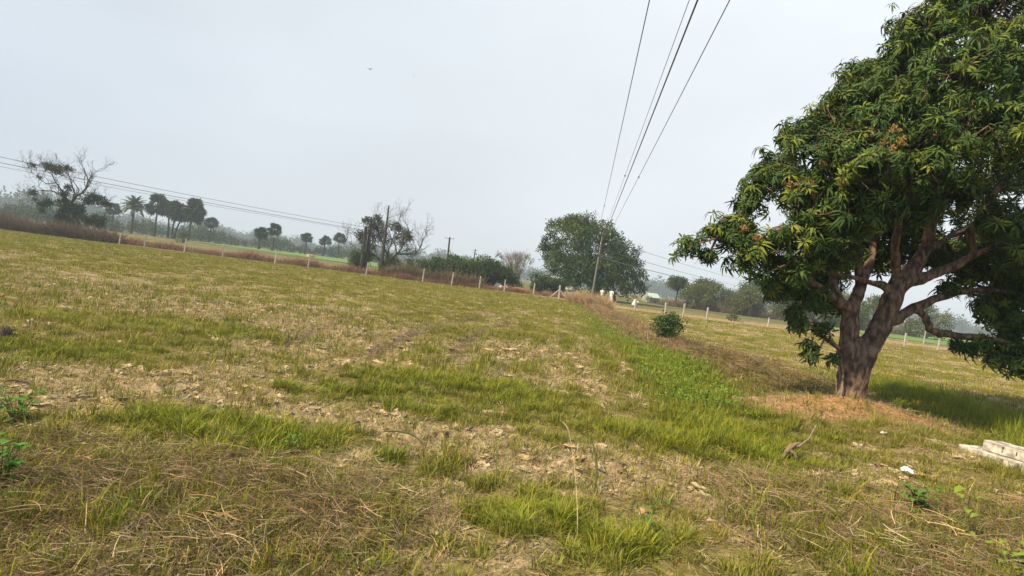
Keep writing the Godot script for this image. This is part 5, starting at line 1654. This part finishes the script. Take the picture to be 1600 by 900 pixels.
	strip_of_brush("dry_brush", Vector2(-14, -65), Vector2(6, -65), 720, 0.8, 0.4, 0.85, [Color(0.3, 0.17, 0.105), Color(0.23, 0.13, 0.085)], M_twig, M.dry_leaf, "low brown weeds under the hedge")
	strip_of_brush("dry_brush", Vector2(-15.5, -66.5), Vector2(-4, -66), 380, 0.9, 0.8, 1.9, [Color(0.17, 0.12, 0.075), Color(0.13, 0.115, 0.06)], M_twig, M.dry_leaf, "brown dead growth on the hedge behind the dark posts")
	strip_of_brush("straw_grass", Vector2(6.0, -57.5), Vector2(7.8, -46), 520, 1.6, 0.4, 1.1, [Color(0.42, 0.3, 0.17), Color(0.36, 0.25, 0.15)], M_twig, M.dry_leaf, "tall straw coloured grass round the leaning power pole")
	strip_of_brush("straw_grass", Vector2(6.5, -46), Vector2(6.0, -26), 380, 0.9, 0.15, 0.42, [Color(0.34, 0.25, 0.14), Color(0.27, 0.19, 0.11)], M_twig, M.dry_leaf, "dry weeds on the bund short of the power pole")
	strip_of_brush("bund_weeds", Vector2(6.1, -24), Vector2(6.1, -12), 420, 0.6, 0.12, 0.32, [Color(0.2, 0.145, 0.09), Color(0.16, 0.12, 0.075), Color(0.13, 0.12, 0.05)], M_twig, M.dry_leaf, "brown dead weeds along the bund by the green shrub")
	var where := ["leftmost, by the twin dark posts", "under the half-bare tree", "below the long bare limb", "right of the long bare limb", "just left of the crossarm pole", "at the foot of the crossarm pole", "right of the crossarm pole", "tallest, near the small bent top", "left of the brown haycock", "behind the white heap", "right of the pale leafless tree", "left of the big round tree trunk"]
	var hx := [-18.5, -15.0, -12.0, -9.5, -7.6, -6.4, -4.8, -3.6, -2.2, -1.0, 3.6, 5.6]
	var hh := [2.6, 2.4, 2.5, 3.1, 3.4, 4.0, 3.3, 3.9, 3.6, 2.9, 2.6, 2.8]
	for k in 12:
		bush("hedge_bush", hx[k], -68.5 - 1.5 * (k % 3) - (2.0 if k > 8 else 0.0), hh[k] * 1.1, 4.4, "dark green hedge bush " + where[k], dark_green + mid_green, M.far_leaf, "bush", "bushes of the far hedge", 0.36, 10, 5.0)
	# small grey-leaved bushes under the big round tree
	bush("grey_bush", 6.2, -77.0, 2.8, 2.6, "grey green soft bush between pale tree and big tree", [Color(0.22, 0.26, 0.22), Color(0.16, 0.2, 0.16)], M.far_leaf, "bush", "", 0.3, 7, 2.6)
	bush("small_bush", -96.0, -120.0, 1.7, 4.0, "dark little bush below the date palm", dark_green, M.far_leaf, "bush", "", 0.35, 6, 2.6)
	bush("small_bush", -62.0, -106.0, 2.6, 4.0, "round bush in the field below the lone fan palm", mid_green, M.far_leaf, "bush", "", 0.4, 6, 2.6)
	# row of trees at right beyond the track
	var rl := ["umbrella-shaped thorn tree just right of the pale roof", "low tree right of the umbrella-shaped one", "dark low tree in the right-hand row, above the dry grass", "grey green low tree before the tall olive one", "tall rounded olive green tree in the right-hand row", "lower olive tree beside the tall rounded one", "small dark tree with pointed top in the right-hand row", "round pale green tree near the right end of the row", "broad green bush-like tree ending the right-hand row", "shrubby tree in front of the row's right end", "low dense tree filling the gap right of the umbrella tree", "dull green tree behind the third gap of the right-hand row", "squat olive tree between the tall rounded tree and the pale round one", "bushy tree seen just above the round bush on the track", "low tree beside the mango's drooping tips, end of row"]
	var rx := [30.0, 33.5, 37.0, 41.0, 44.5, 48.5, 51.5, 55.5, 61.5, 49.0, 31.8, 39.0, 46.5, 53.5, 65.0]
	var rh := [5.4, 4.6, 4.7, 4.4, 5.7, 5.0, 4.8, 5.3, 5.0, 3.4, 3.6, 4.2, 4.6, 4.4, 4.6]
	var rw := [6.2, 5.6, 5.6, 5.4, 6.4, 6.0, 4.4, 6.6, 7.0, 5.6, 5.0, 5.4, 5.4, 5.6, 7.0]
	for k in 15:
		simple_tree("field_tree", rx[k], (-104.0 if k < 9 else -98.0) + 3.0 * (k % 2) + 0.45 * maxf(0, rx[k] - 44.0), rh[k] * (1.2 if k else 1.0), rw[k] * (1.25 if k else 1.0), rl[k], olive_green + mid_green, 0.08 if k else 0.5, "tree", "trees in the row beyond the right fence", 4.6, 0.42, 13)
	strip_of_brush("field_scrub", Vector2(26, -100), Vector2(66, -93), 620, 2.5, 0.8, 2.0, [Color(0.16, 0.13, 0.09), Color(0.13, 0.12, 0.07)], M_twig, M.dry_leaf, "grey brown scrub under the right-hand tree row")
	bush("house_bush", 25.4, -104.5, 1.35, 5.0, "low green bushes hiding the foot of the little house", olive_green, M.far_leaf, "bush", "", 0.3, 9, 4.0)
	bush("round_bush", 22.6, -58.0, 1.3, 2.2, "small dark round bush on the track by the right fence", dark_green, M.far_leaf, "bush", "", 0.26, 6, 2.6)
	# fence posts
	var ord := ["leftmost", "second", "third", "fourth", "fifth", "sixth", "seventh", "eighth", "ninth", "tenth", "eleventh", "twelfth"]
	var lx := [-57.5, -44.5, -41.0, -36.2, -31.0, -25.6, -22.3, -16.1, -9.8, -6.6, -3.6, -0.85]
	var lz := [-62.0, -64.0, -63.0, -62.4, -60.5, -61.0, -61.85, -62.5, -62.1, -62.0, -63.0, -64.0]
	for k in 12:
		post(lx[k], lz[k], [1.6, 1.3, 1.5, 1.6, 1.5, 1.35, 1.5, 1.45, 1.5, 1.5, 1.45, 1.4][k], "white concrete post, %s from the left in the left-hand fence" % ord[k] if k else "white concrete post at the very left edge of the fence", rng.randf_range(-0.02, 0.06), rng.randf() * 0.5)
	var qx := [2.4, 8.7, 11.1, 13.9, 15.1, 17.4, 20.3, 24.6, 27.0, 31.8, 35.2, 39.4]
	var qz := [-62.6, -50.7, -50.8, -51.0, -49.6, -50.2, -52.0, -54.0, -54.5, -45.6, -46.5, -47.6]
	var ql := ["white concrete post standing alone between haycock and corner post", "white fence post just right of the leaning power pole", "white fence post second to the right of the power pole", "white fence post below the pale roof", "white fence post left of the green shrub's top", "white fence post above and right of the green shrub", "short white fence post near the round bush", "short white fence post right of the round bush", "white fence post nearest the mango crown's left drooping tip", "white fence post right of the mango trunk", "white fence post under the mango's dark low limb", "white fence post farthest right"]
	for k in 12:
		if k == 6:
			continue
		post(qx[k], qz[k], [1.35, 1.1, 1.15, 1.15, 1.3, 1.2, 1.0, 0.9, 1.15, 1.1, 1.0, 1.1][k], ql[k], rng.randf_range(-0.02, 0.04), rng.randf() * 0.5)
	# braced corner post
	var cp := thing("corner_post", Vector3(5.3, land(5.3, -63.5), -63.5), "white corner post with two slanting braces near the big tree", "post")
	var cm := MB.new()
	cm.box(Vector3(0, 0.65, 0), Vector3(0.17, 1.7, 0.17), Basis.IDENTITY, Color.WHITE, 0.02)
	put("upright", cm.mesh(), M.whitewash, cp)
	for s in [-1.0, 1.0]:
		var bm := MB.new()
		bm.box(Vector3(s * 0.52, 0.48, 0), Vector3(0.12, 1.45, 0.12), Basis(Vector3.BACK, s * 0.78), Color.WHITE, 0.015)
		put("brace", bm.mesh(), M.whitewash, cp)
	# poles
	pole("power_pole", 7.3, -52.0, 6.65, Vector3(0.33, 0, 0), 0.085, "leaning grey concrete power pole in straw grass on the bund", [[6.45, 1.0, 0.2], [5.5, 0.55, 0.2], [4.55, 0.9, 0.2]], M.concrete)
	pole("crossarm_pole", -10.4, -88.0, 6.4, Vector3(-0.1, 0, 0), 0.15, "dark power pole with single crossarm behind the hedge", [[6.2, 1.5, 0.0]], M.bark_dark)
	pole("crossarm_pole", -11.1, -150.0, 7.2, Vector3(0.3, 0, 0), 0.17, "distant thin power pole seen over the hedge", [[6.9, 1.7, 0.0], [6.2, 1.2, 0.0]], M.bark_dark)
	for e in [[-17.95, -67.0, 5.4, 0.0, "dark rough wooden post, left one of the close pair"], [-17.45, -67.4, 5.4, -0.05, "dark rough wooden post, right one of the close pair"], [-16.1, -69.0, 8.3, 0.1, "tallest dark wooden post, standing by the half-bare tree"]]:
		var t := thing("wooden_post", Vector3(e[0], land(e[0], e[1]), e[1]), e[4], "post", "dark wooden posts behind the fence")
		var mb := MB.new()
		var p := PackedVector3Array()
		var r := PackedFloat32Array()
		for k in 15:
			p.append(Vector3(e[3] * k / 14.0 + rng.randf_range(-0.02, 0.02), e[2] * k / 14.0 - 0.2 * (1.0 - k / 14.0), 0))
			r.append((0.26 - 0.012 * k) * rng.randf_range(0.9, 1.08) if e[2] > 7.0 else (0.24 - 0.006 * k) * rng.randf_range(0.88, 1.1))
		mb.tube(p, r, 8, Color.WHITE, 0.12, true)
		put("shaft", mb.mesh(), M.dark_wood, t)
		var vm := MB.new()
		for k in 60:
			var q := p[rng.randi() % 9] + around() * 0.24
			vm.face(q, q + around() * 0.2, q + around() * 0.2)
		put("creeper", vm.mesh(), M.palm_leaf, t).set_meta("kind", "stuff")
	var sl := ["slanting white pole far behind the mango trunk", "upright white pole beside the slanting one behind the mango", "thin white pole nearest the track behind the mango"]
	var sx := [[75.7, -110.0, 3.3, 0.7, 0.13], [81.6, -115.0, 3.3, 0.0, 0.13], [43.8, -60.0, 2.2, 0.12, 0.06]]
	for k in 3:
		var t := thing("white_pole", Vector3(sx[k][0], land(sx[k][0], sx[k][1]), sx[k][1]), sl[k], "pole")
		var mb := MB.new()
		mb.tube(PackedVector3Array([Vector3(0, -0.3, 0), Vector3(sx[k][3], sx[k][2], 0)]), PackedFloat32Array([sx[k][4], sx[k][4] * 0.8]), 8, Color.WHITE, 0.0, true)
		put("shaft", mb.mesh(), M.whitewash, t)
	# wires
	var pt := Vector3(7.6, 6.35, -51.85)
	wire("power_line", [pt + Vector3(-0.45, 0.1, 0), Vector3(1.62, 6.45, -9.15), Vector3(0.7, 6.6, 2.0)], 0.009, 0.05, "thin leftmost overhead wire above the field", "overhead wires from the leaning power pole", 11.0)
	wire("power_line", [pt + Vector3(0.0, 0.12, 0), Vector3(2.22, 6.45, -9.0), Vector3(1.0, 6.6, 2.0)], 0.006, 0.05, "faint overhead wire just left of the thick one", "overhead wires from the leaning power pole", 16.0)
	wire("power_line", [pt + Vector3(-0.1, -0.85, 0), Vector3(2.33, 6.4, -8.98), Vector3(1.1, 6.6, 2.0)], 0.015, 0.05, "thickest overhead wire running to the leaning pole", "overhead wires from the leaning power pole")
	wire("power_line", [pt + Vector3(0.45, 0.1, 0), Vector3(2.81, 6.45, -8.86), Vector3(1.6, 6.6, 2.0)], 0.009, 0.05, "thin rightmost overhead wire nearest the mango", "overhead wires from the leaning power pole", 16.0)
	for e in [[6.25, 5.45, 0.03, "topmost of the wires crossing above the left trees"], [5.8, 5.1, 0.036, "middle, heaviest wire crossing above the left trees"], [5.5, 5.0, 0.022, "lowest faint wire crossing above the left trees"]]:
		wire("field_wire", [Vector3(-17.9, e[1], -67.0), Vector3(-41.4, e[0], -45.1), Vector3(-60.0, e[0] + 0.4, -28.0)], e[2] * 0.6, 0.15, e[3], "wires crossing the left sky")
	for e in [[6.3, 7.6, 0.02, "topmost wire going right from the leaning pole"], [5.3, 5.9, 0.022, "middle wire going right from the leaning pole"], [4.5, 5.1, 0.032, "lowest and darkest wire going right from the leaning pole"]]:
		wire("side_wire", [Vector3(7.6, e[0], -52.0), Vector3(45, (e[0] + e[1]) * 0.5, -115.0), Vector3(96.6, e[1], -200.0)], e[2], 0.2, e[3], "wires going right from the leaning pole")
	# farm things near the far fence
	heap("haycock", Vector3(-2.8, 0, -70.5), Vector3(0.55, 0.95, 0.5), M.hay, "small brown domed haycock before the hedge", "haycock", 0.15, 3)
	heap("covered_heap", Vector3(-1.75, 0, -70.0), Vector3(0.6, 0.85, 0.5), M.sheet_grey, "rounded heap under a whitish sheet beside the haycock", "heap", 0.2, 4)
	heap("cloth_bundle", Vector3(-1.3, 0, -68.0), Vector3(0.36, 0.42, 0.3), M.plastic_white, "white bundle at the foot of the sheeted heap", "bundle", 0.3, 5)
	heap("cloth_bundle", Vector3(-0.75, 0, -67.4), Vector3(0.42, 0.5, 0.35), M.pink_cloth, "pink bundle beside a white fence post", "bundle", 0.3, 6)
	heap("earth_heap", Vector3(0.9, 0, -66.6), Vector3(1.5, 0.55, 0.8), M.earth, "low orange earth heap before the pale leafless tree", "earth heap", 0.25, 7)
	heap("hayrick", Vector3(-42.3, 0, -118.0), Vector3(0.85, 0.6, 0.7), M.hay, "low tan hayrick on the edge of the paddy field", "hayrick", 0.2, 8)
	# house and roof behind the big tree
	var hs := thing("farmhouse", Vector3(27.4, land(27.4, -112.0), -112.0), "small house with pale green gabled roof beyond the big tree", "house", "", 0.5)
	hs.scale = Vector3.ONE * 0.62
	var wm := MB.new()
	wm.box(Vector3(0, 0.75, 0), Vector3(4.2, 1.7, 3.6))
	put("wall", wm.mesh(), M.plaster, hs)
	var rm := MB.new()
	for s in [-1.0, 1.0]:
		rm.quad(Vector3(-2.4, 1.55, s * 2.2), Vector3(2.4, 1.55, s * 2.2), Vector3(2.4, 3.0, 0), Vector3(-2.4, 3.0, 0), Color.WHITE, Vector3(0, 1, s))
		rm.quad(Vector3(-2.4, 1.49, s * 2.2), Vector3(2.4, 1.49, s * 2.2), Vector3(2.4, 2.94, 0), Vector3(-2.4, 2.94, 0), Color.WHITE, Vector3(0, -1, -s))
	put("roof", rm.mesh(), M.roof_sheet, hs)
	for s in [-1.0, 1.0]:
		var gb := MB.new()
		gb.face(Vector3(s * 2.1, 1.6, -1.8), Vector3(s * 2.1, 1.6, 1.8), Vector3(s * 2.1, 2.86, 0))
		put("gable", gb.mesh(), M.plaster, hs)
	var dm := MB.new()
	dm.box(Vector3(0.4, 0.62, 1.83), Vector3(0.8, 1.4, 0.06))
	put("door", dm.mesh(), M.dark_void, hs)
	var sd := thing("farm_shed", Vector3(8.6, land(8.6, -96.0), -96.0), "whitewashed shed glimpsed through the big tree's lower leaves", "shed")
	var sw := MB.new()
	sw.box(Vector3(0, 1.1, 0), Vector3(4.6, 2.4, 3.0))
	put("wall", sw.mesh(), M.plaster, sd)
	var sr := MB.new()
	sr.box(Vector3(0, 2.38, 0), Vector3(5.0, 0.12, 3.4), Basis(Vector3.RIGHT, 0.08), Color.WHITE, 0.02)
	put("roof", sr.mesh(), M.sheet_grey, sd)
	var sdm := MB.new()
	sdm.box(Vector3(-0.6, 0.95, 1.53), Vector3(0.9, 1.9, 0.06))
	put("door", sdm.mesh(), M.dark_void, sd)
	# people and a cow under the big tree
	person(Vector3(11.1, land(11.1, -70.0), -70.0), 0.3, "person in white standing under the big tree, left one", false, 1.0)
	person(Vector3(12.0, land(12.0, -68.5), -68.5), -0.5, "person in white standing next to the pole, right one", false, 1.02)
	person(Vector3(14.6, land(14.6, -67.0), -67.0), 0.8, "person in white squatting under the big tree's right side", true, 1.15)
	cow(Vector3(7.9, land(7.9, -76.0), -76.0), 0.2, "white cow standing beside the braced corner post")

func near_things() -> void:
	# shrub on the bund and smaller ones
	bush("green_shrub", 5.85, -20.9, 1.08, 1.2, "dark green leafy shrub alone on the bund in mid field", [Color(0.05, 0.1, 0.025), Color(0.07, 0.13, 0.03), Color(0.04, 0.08, 0.022)], M.shrub_leaf, "shrub", "", 0.12, 12, 3.6)
	# stack of cast concrete posts at the right edge
	var dir := Vector3(0.235, 0, 0.97).normalized()
	var tb := Basis(Vector3.UP, atan2(dir.x, dir.z))
	var o := Vector3(6.28, land(6.4, -7.3), -7.62)
	var side := Vector3(dir.z, 0, -dir.x)
	var spec := [[0.0, 0.0, 0.06, "front bottom concrete post of the stack at the right edge"], [0.16, 0.02, 0.06, "middle bottom concrete post, hidden under the stack's top pair"], [0.32, 0.1, 0.06, "rear bottom concrete post of the stack"], [0.11, 0.22, 0.195, "top front concrete post of the stack with notches added for shadow marks"], [0.265, 0.24, 0.195, "top rear concrete post of the stack"]]
	for k in 5:
		var c := CSGCombiner3D.new()
		c.name = numbered("concrete_post")
		add_child(c)
		var ln := 2.3
		c.transform = Transform3D(tb * Basis(Vector3.UP, rng.randf_range(-0.012, 0.012)), o + side * spec[k][0] + dir * (spec[k][1] + ln * 0.5) + Vector3(0, spec[k][2] + 0.01, 0))
		tag(c, spec[k][3], "post", "cast concrete posts stacked at the right edge")
		var b := CSGPolygon3D.new()
		b.name = "bar"
		b.polygon = PackedVector2Array([Vector2(-0.069, -0.065), Vector2(0.069, -0.065), Vector2(0.075, -0.058), Vector2(0.075, 0.058), Vector2(0.067, 0.066), Vector2(-0.067, 0.066), Vector2(-0.075, 0.058), Vector2(-0.075, -0.058)])
		b.depth = ln
		b.position = Vector3(0, 0, ln * 0.5)
		b.material = M.cast_concrete
		c.add_child(b)
		for j in (4 if k == 3 else (1 if k == 0 else 0)):  # added notches that give the posts their dark shadow marks
			var h := CSGBox3D.new()
			h.name = "shadow_notch_%03d" % j
			h.operation = CSGShape3D.OPERATION_SUBTRACTION
			h.size = Vector3(0.05, [0.075, 0.05, 0.04, 0.06][j], [0.03, 0.018, 0.026, 0.015][j])
			h.position = Vector3(-0.07, 0.005, -ln * 0.5 + [0.24, 0.4, 0.57, 0.8][j] + (0.3 if k == 0 else 0.0))
			h.material = M.cast_concrete
			c.add_child(h)
	# litter, dung and wood
	heap("dung_heap", Vector3(-7.05, 0, -8.0), Vector3(0.17, 0.13, 0.13), M.dung, "black lump of dung on the grass at the left edge", "dung", 0.4, 11)
	var pl := MB.new()
	var q := noise(4.0, 12, 2)
	for j in 9:
		for i in 9:
			pl.add(Vector3((i - 4) * 0.024, 0.05 + 0.07 * q.get_noise_2d(i * 0.13, j * 0.13) + 0.04 * cos((i - 4) * 0.45), (j - 4) * 0.013), Vector3.UP, Color.WHITE)
	for j in 8:
		for i in 8:
			var a := j * 9 + i
			pl.tri(a, a + 1, a + 10); pl.tri(a, a + 10, a + 9)
	var bag := put("plastic_scrap", pl.mesh(), M.plastic_white)
	bag.transform = Transform3D((Basis(Vector3.UP, -0.5) * Basis(Vector3.RIGHT, 0.5)).scaled(Vector3.ONE * 0.62), Vector3(4.72, land(4.72, -6.45) + 0.05, -6.45))
	tag(bag, "crumpled white plastic scrap in the grass below the mound", "litter")
	var sc := put("paper_scrap", pl.mesh(), M.tan_leaf)
	sc.transform = Transform3D(Basis(Vector3.UP, 0.4).scaled(Vector3(0.5, 0.3, 0.55)), Vector3(5.6, land(5.6, -8.2) + 0.02, -8.2))
	sc.material_override = M.white_cloth
	tag(sc, "small pale paper scrap on the mound's near slope", "litter")
	var br := thing("dead_branch", Vector3(3.42, land(3.42, -6.55), -6.55), "broken dead branch with knotted root end in green grass", "branch")
	var bm := MB.new()
	bm.tube(PackedVector3Array([Vector3(-0.05, 0.12, 0), Vector3(0.12, 0.16, -0.05), Vector3(0.34, 0.22, -0.25), Vector3(0.6, 0.33, -0.6)]), PackedFloat32Array([0.022, 0.016, 0.011, 0.006]), 6, Color.WHITE, 0.1)
	put("shaft", bm.mesh(), M.bark_pale, br)
	for k in 7:
		var rm := MB.new()
		var e := Vector3(rng.randf_range(-0.2, 0.14), rng.randf_range(-0.05, 0.22), rng.randf_range(-0.12, 0.14))
		rm.tube(PackedVector3Array([Vector3(-0.02, 0.12, 0), e * 0.5 + Vector3(0, 0.09, 0), e]), PackedFloat32Array([0.03, 0.022, 0.008]), 6, Color.WHITE, 0.15)
		put("root", rm.mesh(), M.driftwood, br)
	for e in [[0.84, -5.25, 0.11, M.red_leaf, "reddish dead leaf curled among the central stalks", 0.5], [1.17, -4.3, 0.16, M.tan_leaf, "large tan dead leaf standing in foreground grass", 1.0]]:
		var lf := MB.new()
		for j in 3:
			lf.leaf(Vector3(0, 0.02, 0), Vector3(0.25 - 0.25 * j, 1.0, 0.2).normalized(), Vector3(1, 0, 0.2 * j).normalized(), e[2], e[2] * 0.45, e[5])
		var lo := put("dead_leaf", lf.mesh(), e[3])
		lo.position = Vector3(e[0], land(e[0], e[1]) + 0.05, e[1])
		lo.rotation.y = e[5] * 2.0
		tag(lo, e[4], "leaf")
	# weeds with broad leaves
	leafy_weed("leafy_weed", -3.05, -3.55, 0.36, 49, 0.085, M.weed_leaf, "bright green leafy weed cut by the left edge, lower one", 0.75, 0.75)
	leafy_weed("leafy_weed", -3.98, -4.72, 0.3, 35, 0.09, M.weed_leaf, "bright green leafy weed at the left edge, upper one", 0.55, 0.7)
	leafy_weed("leafy_weed", 4.05, -5.35, 0.26, 49, 0.09, M.weed_leaf, "low bright green weed right of the brown grass patch", 0.4, 0.7)
	leafy_weed("sapling", 3.98, -4.72, 0.46, 8, 0.14, M.lime_leaf, "thin upright sapling with drooping lime leaves at right", 0.95, 0.45)
	leafy_weed("leafy_weed", 3.9, -4.12, 0.26, 35, 0.1, M.lime_leaf, "lime green weed in the bottom right corner", 0.5, 0.5)
	leafy_weed("leafy_weed", 1.15, -4.02, 0.24, 21, 0.07, M.weed_leaf, "dark green weed by the tan dead leaf in front", 0.6, 0.4)
	leafy_weed("leafy_weed", 2.95, -8.9, 0.3, 21, 0.09, M.lime_leaf, "lime green weed left of the mound among tall grass", 0.6, 0.35)
	leafy_weed("leafy_weed", -1.75, -4.9, 0.2, 14, 0.07, M.weed_leaf, "small green weed in the brown tangle left of centre", 0.6, 0.5)
	# tall seeding stalks
	seed_stalk(0.74, -3.97, Vector3(0.79, 0.24, -4.2), 0.32, 0.46, 0.0095, M.spike_green, "dark drooping seed spike, thickest, right of centre")
	seed_stalk(0.66, -3.9, Vector3(0.57, 0.62, -4.35), 0.4, 0.12, 0.006, M.spike_dry, "tall pale dry stalk left of the dark drooping spike")
	seed_stalk(-0.42, -4.2, Vector3(-0.54, 0.36, -4.42), 1.3, 0.4, 0.008, M.spike_green, "long dark seed spike arching far left, near picture centre")
	seed_stalk(0.06, -4.6, Vector3(-0.04, 0.62, -4.82), 0.4, 0.3, 0.0075, M.spike_green, "dark seed spike leaning left below the field's centre clumps")
	seed_stalk(-0.68, -3.85, Vector3(-0.86, 0.19, -4.02), 1.0, 0.23, 0.0075, M.spike_green, "short dark seed spike left of centre, upper of a pair")
	seed_stalk(-0.66, -3.7, Vector3(-0.85, 0.11, -3.82), 1.1, 0.24, 0.0075, M.spike_green, "short dark seed spike left of centre, lower of a pair")
	seed_stalk(-4.45, -4.9, Vector3(-4.36, 0.28, -5.0), -1.5, 0.22, 0.014, M.spike_brown, "curved brown furry seed spike at the left edge")
	# birds
	for e in [[-11.8, 15.05, -40.3, 0.34, "far dark bird gliding with level wings, leftmost"], [-8.7, 15.0, -40.3, 0.16, "tiny dark bird high above the field centre"], [-3.75, 8.15, -40.2, 0.18, "tiny dark bird low over the pale leafless tree"]]:
		var t := thing("bird", Vector3(e[0], e[1], e[2]), e[4], "bird")
		var mb := MB.new()
		var w: float = e[3]
		mb.tube(PackedVector3Array([Vector3(0, 0, -w * 0.35), Vector3(0, 0.01, -w * 0.15), Vector3(0, 0, w * 0.1), Vector3(0, 0, w * 0.4)]), PackedFloat32Array([0.004, w * 0.1, w * 0.09, 0.004]), 6)
		put("body", mb.mesh(), M.bird, t)
		for s in [-1.0, 1.0]:
			var wmb := MB.new()
			wmb.quad(Vector3(0, 0.02, -w * 0.14), Vector3(0, 0.02, w * 0.12), Vector3(s * w * 0.3, 0.05, w * 0.1), Vector3(s * w * 0.28, 0.05, -w * 0.16))
			wmb.face(Vector3(s * w * 0.28, 0.05, -w * 0.16), Vector3(s * w * 0.3, 0.05, w * 0.1), Vector3(s * w * 0.62, 0.02, w * 0.06))
			put("wing", wmb.mesh(), M.bird, t)
